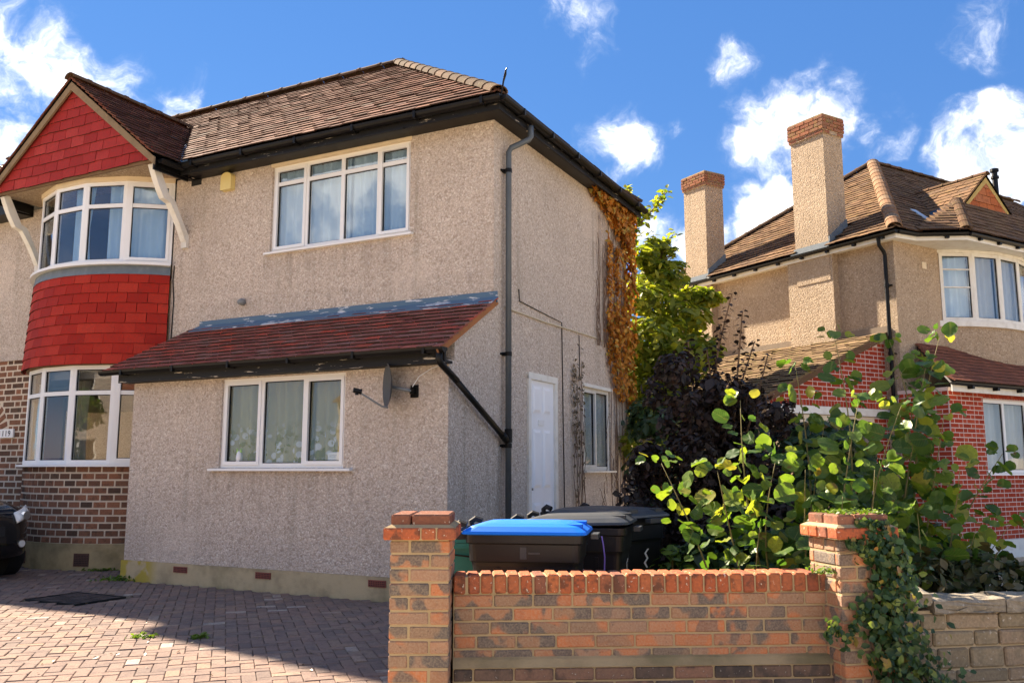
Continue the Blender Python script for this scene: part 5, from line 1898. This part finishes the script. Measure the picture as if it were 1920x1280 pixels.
# wooden post behind the bins
po = empty('wooden_post', (1.63, 11.9, 0), R(20), label='pale bleached wooden post beside the far corner of the house', cat='post')
MB().box(-.05, .05, -.04, .04, 0, 1.47).build('post', M_WOOD, po)
MB().box(-.065, .065, -.055, .055, .55, .80).build('cap_block', M_WOOD, po)


# ------------------------------------------------------------------ plants
def at(u, v, Y):
    d = px_dir(u, v)
    return CAM + d * (Y / d.y)


def leaf_mesh(name, mat, P, N_, S, fold=.25, elong=1.25, jag=0, axis=None):
    """many kite shaped folded leaves in one mesh. P: centres, N_: normals, S: sizes"""
    n = len(P)
    P = np.asarray(P, float); N_ = np.asarray(N_, float); S = np.asarray(S, float)
    N_ /= np.linalg.norm(N_, axis=1, keepdims=True) + 1e-9
    r = rng.normal(size=(n, 3)) if axis is None else np.asarray(axis, float) + rng.normal(0, .25, (n, 3))
    a = np.cross(N_, r); a /= np.linalg.norm(a, axis=1, keepdims=True) + 1e-9
    b = np.cross(N_, a)
    s = S[:, None]
    base = P - a * s * .5 * elong
    tip = P + a * s * .5 * elong
    l1 = P - b * s * .40 - a * s * .12 + N_ * s * fold * .5
    r1 = P + b * s * .40 - a * s * .12 + N_ * s * fold * .5
    l2 = P - b * s * .30 + a * s * .26 + N_ * s * fold * .35
    r2 = P + b * s * .30 + a * s * .26 + N_ * s * fold * .35
    V = np.stack([base, l1, l2, tip, r2, r1], 1).reshape(-1, 3)
    idx = np.arange(n)[:, None] * 6
    F = np.concatenate([idx + np.array([0, 3, 2, 1]), idx + np.array([0, 5, 4, 3])], 1).reshape(-1, 4)
    me = bpy.data.meshes.new(name)
    me.vertices.add(len(V)); me.vertices.foreach_set('co', V.ravel())
    me.loops.add(F.size); me.loops.foreach_set('vertex_index', F.ravel().astype(np.int32))
    me.polygons.add(len(F)); me.polygons.foreach_set('loop_start', np.arange(0, F.size, 4, dtype=np.int32))
    me.polygons.foreach_set('loop_total', np.full(len(F), 4, np.int32))
    me.update(calc_edges=True)
    me.materials.append(mat)
    return me


def ell_points(c, r, n, shell=.55):
    d = rng.normal(size=(n, 3)); d /= np.linalg.norm(d, axis=1, keepdims=True)
    q = shell + (1 - shell) * rng.random((n, 1)) ** .6
    q *= 1 + .16 * np.sin(d[:, :1] * 7 + c[0]) * np.cos(d[:, 2:] * 6 + c[1])
    return np.asarray(c) + d * q * np.asarray(r), d


def clump_cloud(name, mat, clumps, size, parent=None, up=.6, sd=.25, shell=.5, elong=1.4):
    P, N_, S = [], [], []
    for (c, r, n) in clumps:
        p, d = ell_points(c, r, n, shell)
        P.append(p)
        N_.append(d * .7 + rng.normal(0, .55, (n, 3)) + np.array([0, 0, up]))
        S.append(size * np.exp(rng.normal(0, sd, n)))
    return link(name, leaf_mesh(name, mat, np.concatenate(P), np.concatenate(N_), np.concatenate(S), elong=elong), parent, kind='stuff')


def twig(p0, p1, bend=.15, n=8, seed=0):
    rr_ = random.Random(seed)
    p0, p1 = Vector(p0), Vector(p1)
    k = Vector((rr_.gauss(0, 1), rr_.gauss(0, 1), rr_.gauss(0, .4))) * bend * (p1 - p0).length * .5
    out = []
    for i in range(n + 1):
        t_ = i / n
        q = p0.lerp(p1, t_)
        q.z += (t_ ** .8 - t_) * (p1 - p0).length * .35
        out.append(q + k * math.sin(math.pi * t_))
    return out


# --- big leaved shrub
def round_leaf(name, mat, cup, wav, seed):
    rr_ = random.Random(seed)
    n = 13
    vs_, fs_ = [(0, 0.02, 0), (0, .5, .0), (0, .98, -.04)], []
    ringv = []
    for i in range(n):
        t_ = (i + .0) / (n - 1)
        th = math.pi * t_
        y = .5 - .52 * math.cos(th)
        hw = .50 * math.sin(th) ** .72 * (1 - .10 * t_)
        y -= .05 * math.sin(th * 2) if t_ < .3 else 0
        ringv.append((hw, y, cup * hw * 1.1 + wav * rr_.uniform(-1, 1)))
    R_ = [len(vs_) + i for i in range(n)]
    vs_ += ringv
    L_ = [len(vs_) + i for i in range(n)]
    vs_ += [(-x, y, cup * x * 1.1 + wav * rr_.uniform(-1, 1)) for x, y, z in ringv]
    for i in range(n - 1):
        c = 1 if True else 0
        fs_.append((1, R_[i], R_[i + 1]))
        fs_.append((1, L_[i + 1], L_[i]))
    m = MB().add(vs_, fs_).mesh(name, mat, True, fix=False)
    return m


leafm = [round_leaf('leaf', L_SHRUB, c, w, i) for i, (c, w) in enumerate([(.22, .035), (.5, .05), (.08, .045), (.34, .06), (-.15, .045), (.7, .05), (.15, .07)])]
shrub = empty('broadleaf_shrub', (2.4, 6.75, 0), 0, label='tall shrub with large round yellow-green leaves behind the right pier', cat='shrub')
tips = [(1565, 632, 6.9, 2.35, 6.95), (1492, 690, 6.7, 2.2, 6.9), (1668, 640, 7.0, 2.65, 7.0), (1762, 630, 6.9, 2.8, 6.9), (1735, 690, 6.6, 2.75, 6.75), (1388, 750, 6.4, 2.0, 6.7),
        (1240, 868, 6.2, 1.55, 6.45), (1345, 882, 6.0, 1.75, 6.2), (1880, 850, 6.7, 3.0, 6.7), (1893, 985, 6.3, 3.0, 6.4), (1610, 750, 6.3, 2.35, 6.5), (1690, 760, 6.2, 2.55, 6.45),
        (1425, 985, 5.85, 1.75, 6.0), (1510, 880, 6.0, 2.1, 6.25), (1800, 880, 6.2, 2.8, 6.4), (1640, 880, 6.0, 2.35, 6.2), (1545, 800, 6.6, 2.3, 6.8), (1455, 860, 6.3, 2.0, 6.5), (1770, 780, 6.5, 2.85, 6.6), (1580, 930, 5.9, 2.15, 6.1),
        (1720, 960, 6.0, 2.55, 6.2), (1830, 990, 6.1, 2.9, 6.3)]
leaves = []
for si, (u, v, Y, bx_, by_) in enumerate(tips):
    tip = at(u, v, Y)
    base = Vector((bx_, by_, 0))
    path = twig(base, tip, .10, 12, si)
    L = sum((path[i + 1] - path[i]).length for i in range(12))
    MB().tube(path, [.013 * (1 - .93 * i / 12) * (L / 2.2) ** .5 + .0012 for i in range(13)], 6).build('stem', M_STEMG, shrub, T(-2.4, -6.75, 0), smooth=True)
    rr_ = random.Random(100 + si)
    pitch = .024
    n = int(L * .86 / pitch)
    for k in range(n):
        t_ = .14 + .86 * (k + rr_.uniform(.2, .8)) / n if k < n - 7 else 1.0
        f_ = t_ * 12
        i0 = min(11, int(f_))
        p = path[i0].lerp(path[i0 + 1], f_ - i0)
        az = k * 2.4 + rr_.gauss(0, .5)
        outd = Vector((math.cos(az), math.sin(az), rr_.uniform(-.15, .55)))
        # side shoots carry leaves away from the main stem
        reach = rr_.uniform(.02, .09) + (rr_.random() < .45) * rr_.uniform(.05, .24) * (1 - .75 * t_)
        pos = p + outd * reach + Vector((0, 0, rr_.uniform(0, .04)))
        size = (.062 + .085 * rr_.random() ** 1.3) * (1.0 if t_ < .9 else .8)
        pit_ = rr_.gauss(-.3, .6)
        yax = Vector((outd.x, outd.y, outd.z * .4 + math.sin(pit_))).normalized()
        nz = Vector((rr_.gauss(0, .8), rr_.gauss(0, .8) - .55, .75))
        xax = yax.cross(nz).normalized()
        m_ = frame(pos, xax, yax)
        w_ = size * rr_.uniform(.85, 1.1)
        leaves.append((m_ @ Matrix.Diagonal((w_, size, size, 1)), rr_.randrange(7), (pos - CAM).length / size))
leaves.sort(key=lambda t_: t_[2])
off = T(-2.4, -6.75, 0)
for m_, k, _ in leaves[:300]:
    link('leaf', leafm[k], shrub, off @ m_)
mb = MB()
for m_, k, _ in leaves[300:]:
    me = leafm[k]
    mb.add([v.co for v in me.vertices], [tuple(p.vertices) for p in me.polygons], off @ m_)
o = mb.mesh('small_leaves', L_SHRUB, True, fix=False)
link('small_leaves', o, shrub, kind='stuff')

# --- purple leaved bush
pb = empty('purple_bush', (1.9, 8.7, 0), 0, label='dark purple leaved bush behind the bins', cat='bush')
PO = T(-1.9, -8.7, 0)
cl = []
rr = random.Random(8)
for _ in range(64):
    v = 680 + 380 * rr.random() ** .8
    hw_ = 70 + 75 * min(1, (v - 650) / 140)
    u = 1325 + rr.uniform(-1, 1) * hw_
    r_ = rr.uniform(.12, .26)
    cl.append((PO @ at(u, v, 8.5 + rr.gauss(0, .3)), (r_, r_ * .9, r_ * rr.uniform(.8, 1.3)), int(260 * (r_ / .2) ** 2)))
cl.append((PO @ at(1330, 880, 8.8), (.5, .35, .9), 1500))
clump_cloud('foliage', L_PURPLE, cl, .05, pb, up=.3, elong=1.35, shell=.35)
P_, N__, S_ = [], [], []
for si, (u, v) in enumerate([(1372, 552), (1352, 610), (1392, 585), (1325, 655), (1415, 640), (1290, 640), (1440, 665)]):
    tip, base = at(u, v, 8.6), Vector((1.9 + rr.uniform(-.3, .3), 8.7, .2))
    path = twig(base, tip, .06, 14, 40 + si)
    MB().tube([PO @ p for p in path], [.018 * (1 - .8 * i / 14) + .003 for i in range(15)], 5).build('stem', M_STEM, pb)
    for k in range(64):
        t_ = .5 + .5 * k / 63
        f_ = t_ * 14; i0 = min(13, int(f_))
        p = path[i0].lerp(path[i0 + 1], f_ - i0)
        a_ = k * 2.4
        d_ = Vector((math.cos(a_), math.sin(a_), .3))
        P_.append(PO @ (p + d_ * .045)); N__.append((d_.x * .4 + rr.gauss(0, .3), d_.y * .4 + rr.gauss(0, .3), 1)); S_.append(rr.uniform(.04, .07))
link('shoot_leaves', leaf_mesh('shoot_leaves', L_PURPLE, P_, N__, S_), pb, kind='stuff')

# --- dark evergreen mass under and behind
ev = empty('evergreen_bush', (2.2, 9.6, 0), 0, label='dense dark green bush filling the gap behind the purple bush', cat='bush')
EO = T(-2.2, -9.6, 0)
cl = []
for (u, v, Y, r_, n) in [(1225, 790, 12.6, .4, 500), (1228, 880, 12.0, .4, 500), (1245, 960, 11.0, .4, 500), (1285, 1000, 9.8, .5, 600), (1350, 1000, 9.2, .7, 900), (1450, 1000, 8.6, .6, 900), (1540, 960, 8.6, .6, 800), (1480, 880, 9.0, .6, 700), (1560, 860, 9.0, .5, 500), (1255, 1040, 8.8, .3, 400), (1420, 1050, 7.4, .35, 500), (1330, 1060, 7.3, .3, 400), (1640, 1030, 8.4, .4, 400), (1720, 1040, 8.2, .35, 300)]:
    cl.append((EO @ at(u, v, Y), (r_, r_, r_ * .85), n))
clump_cloud('foliage', L_DARKG, cl, .085, ev, up=.4)
MB().tube([(0, 0, 0), (.02, .05, .6), (.0, .1, 1.3)], [.05, .04, .02], 7).build('trunk', M_STEM, ev)

# --- yellow green tree between the houses
tr = empty('garden_tree', (2.75, 15.8, 0), 0, label='sunlit yellow-green tree growing between the two houses', cat='tree')
TO = T(-2.75, -15.8, 0)
MB().tube([(0, 0, 0), (.05, .0, 1.2), (-.05, .1, 2.6), (.0, .0, 4.0)], [.13, .11, .08, .03], 8).build('trunk', M_STEM, tr, smooth=True)
cl = []
for (u, v, Y, r_, n) in [(1205, 560, 15.2, .55, 420), (1240, 520, 15.6, .5, 360), (1215, 640, 15.0, .7, 700), (1270, 600, 15.6, .6, 520), (1300, 560, 16.0, .38, 240), (1250, 690, 15.0, .7, 800), (1200, 720, 15.0, .6, 600), (1300, 660, 15.3, .5, 450), (1230, 470, 15.8, .32, 190), (1330, 560, 15.6, .25, 130), (1205, 480, 15.4, .3, 150), (1240, 770, 14.6, .6, 500), (1210, 830, 14.4, .6, 400)]:
    cl.append((TO @ at(u, v, Y), (r_, r_, r_ * .62), n))
clump_cloud('crown', L_TREE, cl, .115, tr, up=.8, shell=.3, elong=1.6)
P_, N__, S_ = [], [], []
for si, (u0, v0, u1, v1) in enumerate([(1195, 400, 1252, 358), (1185, 430, 1178, 348), (1200, 500, 1270, 465), (1215, 480, 1285, 500), (1240, 560, 1335, 545), (1190, 440, 1205, 395), (1230, 520, 1262, 440), (1200, 520, 1225, 440), (1280, 600, 1330, 590)]):
    a_, b_ = at(u0, v0 + 25, 15.7), at(u1, v1, 15.6)
    path = twig(a_, b_, .1, 8, 70 + si)
    MB().tube([TO @ p for p in path], [.02 * (1 - .8 * i / 8) + .003 for i in range(9)], 5).build('branch', M_STEM, tr)
    for k in range(110):
        t_ = (k + .5) / 110
        f_ = t_ * 8; i0 = min(7, int(f_))
        p = path[i0].lerp(path[i0 + 1], f_ - i0)
        P_.append(TO @ (p + Vector((rr.gauss(0, .06), rr.gauss(0, .06), rr.gauss(0, .05))))); N__.append((rr.gauss(0, .5), rr.gauss(0, .5), 1)); S_.append(rr.uniform(.06, .11))
link('spray_leaves', leaf_mesh('spray_leaves', L_TREE, P_, N__, S_, elong=1.6), tr, kind='stuff')

# --- autumn climber on the flank
cv = empty('climbing_vine', HM @ Vector((.02, 4.2, 0)), HA, label='orange autumn creeper on the far end of the flank wall', cat='climbing plant')
P_, N__, S_ = [], [], []


def vleaf(y, z, dep=.06, s=.065):
    P_.append((rr.uniform(.005, dep), y - 4.2, z)); N__.append((1, rr.gauss(0, .5), rr.gauss(0.2, .5))); S_.append(s * rr.uniform(.6, 1.3))


for _ in range(900):       # column on the far corner
    z = 5.66 - 4.2 * rr.random() ** 1.25
    if z < 2.6 and rr.random() > (z - 1.3) / 1.6:
        continue
    wd = .10 + .22 * min(1, max(0, (z - 2.0) / 1.2)) * (1.25 if z < 4.0 else .72) + .10 * math.sin(z * 5)
    y = D - .02 - abs(rr.gauss(0, wd * .55))
    if y > 3.55:
        vleaf(y, z, .16, .08)
for _ in range(650):        # mass below
    z = rr.uniform(2.5, 3.9)
    y = rr.gauss(4.15, .26)
    if 3.62 + max(0, 3.2 - z) * .6 < y < D:
        vleaf(y, z, .08)
for (yy, z0, z1, sd) in ((3.83, 3.1, 5.05, .05), (4.16, 3.2, 5.0, .05)):
    for _ in range(420):
        vleaf(yy + rr.gauss(0, sd) + .02 * math.sin(z0 * 9), rr.uniform(z0, z1), .06, .055)
for _ in range(900):        # fringe under the eaves
    y = 2.95 + (D - 2.95) * rr.random() ** .6
    dz = rr.random() ** 1.6 * (.06 + .75 * max(0, (y - 3.0) / 1.75) ** 1.5)
    vleaf(y, 5.69 - dz, .17, .085)
for k in range(26):          # hanging shoots
    y, z = rr.uniform(3.5, D + .02), rr.uniform(3.0, 5.6)
    ln = rr.uniform(.2, .55)
    for i in range(14):
        P_.append((.10 + .10 * i / 14 + rr.gauss(0, .01), y - 4.2 + rr.gauss(0, .02), z - ln * i / 14)); N__.append((1, rr.gauss(0, .5), rr.gauss(.3, .5))); S_.append(rr.uniform(.05, .09))
link('leaves', leaf_mesh('leaves', L_ORANGE, P_, N__, S_), cv, kind='stuff')
P_, N__, S_ = [], [], []
for _ in range(260):
    vleaf(rr.choice([2.35, 2.42, 2.52, 2.68]) + rr.gauss(0, .03), rr.uniform(1.6, 2.9) if rr.random() < .7 else rr.uniform(.4, 3.2), .03, .045)
link('dead_leaves', leaf_mesh('dead_leaves', mat_leaf('dead_leaf', [(0, (.10, .075, .045)), (1, (.17, .12, .06))], .1), P_, N__, S_), cv, kind='stuff')
vm = MB()
for k in range(30):
    y = rr.uniform(3.2, 3.7) if k < 12 else (rr.uniform(3.75, 4.7) if k < 22 else rr.uniform(2.3, 2.75))
    z0, z1 = (3.3, rr.uniform(4.2, 5.1)) if k < 12 else ((.2, 5.5) if k < 22 else (.3, rr.uniform(1.8, 3.0)))
    pts = []
    for i in range(13):
        pts.append((.008 + rr.uniform(0, .008), y - 4.2 + rr.gauss(0, .018) + .03 * math.sin(i + k), z0 + (z1 - z0) * i / 12))
    vm.tube(pts, [.007 * (1 - .5 * i / 12) for i in range(13)], 4)
for k in range(24):
    y, z = rr.uniform(3.3, 4.6), rr.uniform(.3, 1.9)
    pts = [(.01, y - 4.2, z)]
    for i in range(6):
        pts.append((.01, pts[-1][1] + rr.gauss(0, .05), pts[-1][2] + rr.uniform(.03, .12)))
    vm.tube(pts, .0045, 4)
vm.build('stems', M_VINESTEM, cv, kind='stuff')

# --- ivy on the right pier
iv = empty('ivy', (1.85, 5.08, 0), R(12), label='dark green ivy climbing over the right pier', cat='ivy')
P_, N__, S_ = [], [], []
for _ in range(1700):
    z = .05 + 1.08 * rr.random() ** 1.1
    t_ = (1.12 - z) / 1.1
    c_ = .22 + .16 * t_ + .05 * math.sin(z * 9)
    wd = .05 + .13 * t_
    x = rr.gauss(c_, wd)
    if x < .04 + .07 * math.sin(z * 13) ** 2 and rr.random() < .8:
        continue
    y = -.012 - abs(rr.gauss(0, .02 + .07 * t_))
    if x > .325:
        y += (x - .325) * rr.uniform(-.2, .9)
    P_.append((x, y, z)); N__.append((rr.gauss(.1, .5), -1, rr.gauss(.35, .5))); S_.append(rr.uniform(.025, .058))
for _ in range(170):      # tendrils to the left, over the end of the brick wall
    t_ = rr.random()
    P_.append((.14 - .30 * t_, -.03 - .05 * t_ + rr.gauss(0, .01), .60 - .10 * t_ + .05 * math.sin(t_ * 9) + rr.gauss(0, .02))); N__.append((rr.gauss(0, .5), -1, rr.gauss(.3, .5))); S_.append(rr.uniform(.02, .04))
for _ in range(160):
    t_ = rr.random()
    P_.append((.22 - .20 * t_, -.04 + rr.gauss(0, .01), .98 - .03 * math.sin(t_ * 5) + rr.gauss(0, .015))); N__.append((rr.gauss(0, .5), -1, rr.gauss(.3, .5))); S_.append(rr.uniform(.02, .035))
link('leaves', leaf_mesh('leaves', L_IVY, P_, N__, S_, elong=1.1), iv, kind='stuff')
P_, N__, S_ = [], [], []
for _ in range(260):
    P_.append((rr.uniform(.02, .36), rr.uniform(.0, .3), 1.165 + abs(rr.gauss(0, .012)))); N__.append((rr.gauss(0, .6), rr.gauss(0, .6), 1)); S_.append(rr.uniform(.012, .026))
for _ in range(60):
    P_.append((-.16 + rr.uniform(0, .16), rr.uniform(.03, .12), .835 + abs(rr.gauss(0, .02)))); N__.append((rr.gauss(0, .6), rr.gauss(0, .6), 1)); S_.append(rr.uniform(.015, .03))
link('moss_tufts', leaf_mesh('moss_tufts', L_GRASS, P_, N__, S_), iv, kind='stuff')
vm = MB()
for k in range(9):
    x = rr.uniform(.15, .35)
    vm.tube([(x + rr.gauss(0, .02) + .01 * math.sin(i), -.012, 1.05 * i / 9) for i in range(10)], .006, 5)
for k in range(3):
    vm.tube([(-.03 + .07 * i, -.02 - .004 * math.sin(i + k), .955 + .012 * k + .004 * math.sin(i * 2 + k)) for i in range(6)], .0022, 4)
vm.build('stems', M_VINESTEM, iv, kind='stuff')

# --- hedge behind the stone wall, dead fern, small plant by the bins, weeds in the paving
hd_ = empty('clipped_hedge', (3.6, 6.1, 0), SA, label='dark brownish hedge behind the stone wall at the right edge', cat='hedge')
cl = [((-.9 + i * .42, rr.uniform(-.1, .15), .55 + rr.uniform(-.05, .06)), (.36, .32, .30), 900) for i in range(10)]
clump_cloud('foliage', L_HEDGE, cl, .05, hd_, up=.2, shell=.6)
MB().tube([(0, 0, 0), (0, 0, .6)], .03, 6).build('stem', M_STEM, hd_)
fe = empty('dead_fern', (1.72, 10.6, 0), 0, label='withered orange fern beside the wooden post', cat='fern')
P_, N__, S_ = [], [], []
for k in range(420):
    z = rr.uniform(.75, 1.5)
    P_.append((rr.gauss(0, .05) + .04 * math.sin(z * 8), rr.gauss(0, .06), z)); N__.append((rr.gauss(0, 1), rr.gauss(-.3, 1), rr.gauss(0, 1))); S_.append(rr.uniform(.03, .07))
link('fronds', leaf_mesh('fronds', L_ORANGE, P_, N__, S_, elong=1.8), fe, kind='stuff')
MB().tube([(0, 0, 0), (.01, 0, .8), (0, 0, 1.45)], .012, 5).build('stalk', M_VINESTEM, fe)
cp = empty('low_green_plant', (1.28, 7.2, 0), 0, label='low bright green leafy plant right of the farthest bin', cat='plant')
P_, N__, S_ = [], [], []
for k in range(300):
    P_.append((rr.gauss(0, .10), rr.gauss(0, .1), rr.uniform(.2, .80))); N__.append((rr.gauss(0, .6), rr.gauss(-.2, .6), 1)); S_.append(rr.uniform(.03, .07))
link('leaves', leaf_mesh('leaves', L_GRASS, P_, N__, S_, elong=1.8), cp, kind='stuff')
MB().tube([(0, 0, 0), (0, 0, .75)], .008, 5).build('stem', M_STEMG, cp)


def weed(p, n, s, spread, label):
    P_, N__, S_ = [], [], []
    for _ in range(n):
        P_.append((rr.gauss(0, spread), rr.gauss(0, spread * .6), abs(rr.gauss(0, s * .6)) + .012)); N__.append((rr.gauss(0, .7), rr.gauss(0, .7), .8)); S_.append(s * rr.uniform(.5, 1.2))
    o = link('weed', leaf_mesh('weed', L_GRASS, P_, N__, S_, elong=1.8), None, T(*p), label=label, cat='weed', group='weeds in the paving joints')
    return o


def gp(u, v):
    d = px_dir(u, v)
    return CAM + d * (-CAM.z / d.z)


weed(gp(270, 1199), 60, .035, .06, 'small green weed in the sunlit drive, nearer the manhole')
weed(gp(375, 1200), 60, .035, .045, 'small green weed in the sunlit drive, nearer the brick pier')
for i, (u, v, lab) in enumerate([(160, 1066, 'green weeds under the middle of the bay plinth'), (195, 1071, 'tallest green weeds by the right air brick of the bay'), (100, 1062, 'thin green weeds by the left air brick of the bay'), (225, 1090, 'flat green weeds at the foot of the lean-to corner')]):
    weed(gp(u, v), 160, .04, .13, lab)
dl = MB()
P_, N__, S_ = [], [], []
for _ in range(60):
    q = gp(rr.uniform(30, 720), rr.uniform(1100, 1275))
    P_.append((q.x, q.y, .028)); N__.append((rr.gauss(0, .3), rr.gauss(0, .3), 1)); S_.append(rr.uniform(.015, .04))
link('fallen_leaves', leaf_mesh('fallen_leaves', MATS.get('dead_leaf') or L_ORANGE, P_, N__, S_), None, label='scattered dead leaves lying on the brick drive', cat='leaves', kind='stuff')

# ------------------------------------------------------------------ across the street (seen in the window reflections)
for (hx, hy, lab) in ((-17, -27, 'cream house across the street, left of the three'), (-3, -28, 'cream house across the street, middle of the three'), (11, -29, 'cream house across the street, right of the three')):
    oh = empty('house_across_street', HM @ Vector((hx, hy, 0)), HA + math.pi, label=lab, cat='house', group='houses across the street')
    mb = MB()
    wall_grid(mb, -5.5, 5.5, 0, 5.4, .25, [(-3.8, -1.6, 1.0, 2.4), (1.4, 3.8, 1.0, 2.4), (-3.8, -1.6, 3.6, 4.9), (1.4, 3.8, 3.6, 4.9), (-.5, .6, .1, 2.2)])
    mb.box(-5.5, -5.3, .26, 7, 0, 5.4).box(5.3, 5.5, .26, 7, 0, 5.4).box(-5.29, 5.29, 6.8, 7, 0, 5.4)
    mb.build('wall', M_PEB, oh)
    MB().poly([(-5.8, -.3, 5.4), (5.8, -.3, 5.4), (2.5, 3.5, 8.3), (-2.5, 3.5, 8.3)]).poly([(5.8, -.3, 5.4), (5.8, 7.3, 5.4), (2.5, 3.5, 8.3)]).poly([(-5.8, 7.3, 5.4), (-5.8, -.3, 5.4), (-2.5, 3.5, 8.3)]).poly([(5.8, 7.3, 5.4), (-5.8, 7.3, 5.4), (-2.5, 3.5, 8.3), (2.5, 3.5, 8.3)]).build('roof', M_TILE, oh)
    for (x, z, w, h) in ((-3.8, 1.0, 2.2, 1.4), (1.4, 1.0, 2.4, 1.4), (-3.8, 3.6, 2.2, 1.3), (1.4, 3.6, 2.4, 1.3)):
        make_window(oh, T(x, .05, z), w, h, [w / 3, 2 * w / 3], sill=None)
    MB().box(-.5, .6, .05, .1, .1, 2.2).build('door', M_TEAL, oh)
for (x, y, s, lab) in ((-24, -4.5, 1.0, 'street tree across the road, farther left of the two'), (-17, -9.5, 1.15, 'street tree across the road, farther right of the two')):
    t_ = empty('street_tree', (x, y, 0), 0, label=lab, cat='tree', group='trees across the road')
    MB().tube([(0, 0, 0), (.05, 0, 1.2 * s), (0, .05, 2.6 * s)], [.14, .11, .05], 8).build('trunk', M_STEM, t_)
    cl = [((rr.gauss(0, .8), rr.gauss(0, .8), s * rr.uniform(1.4, 3.4)), (.8 * s, .8 * s, .65 * s), 260) for _ in range(9)]
    clump_cloud('crown', L_SHRUB, cl, .2, t_, up=.5)
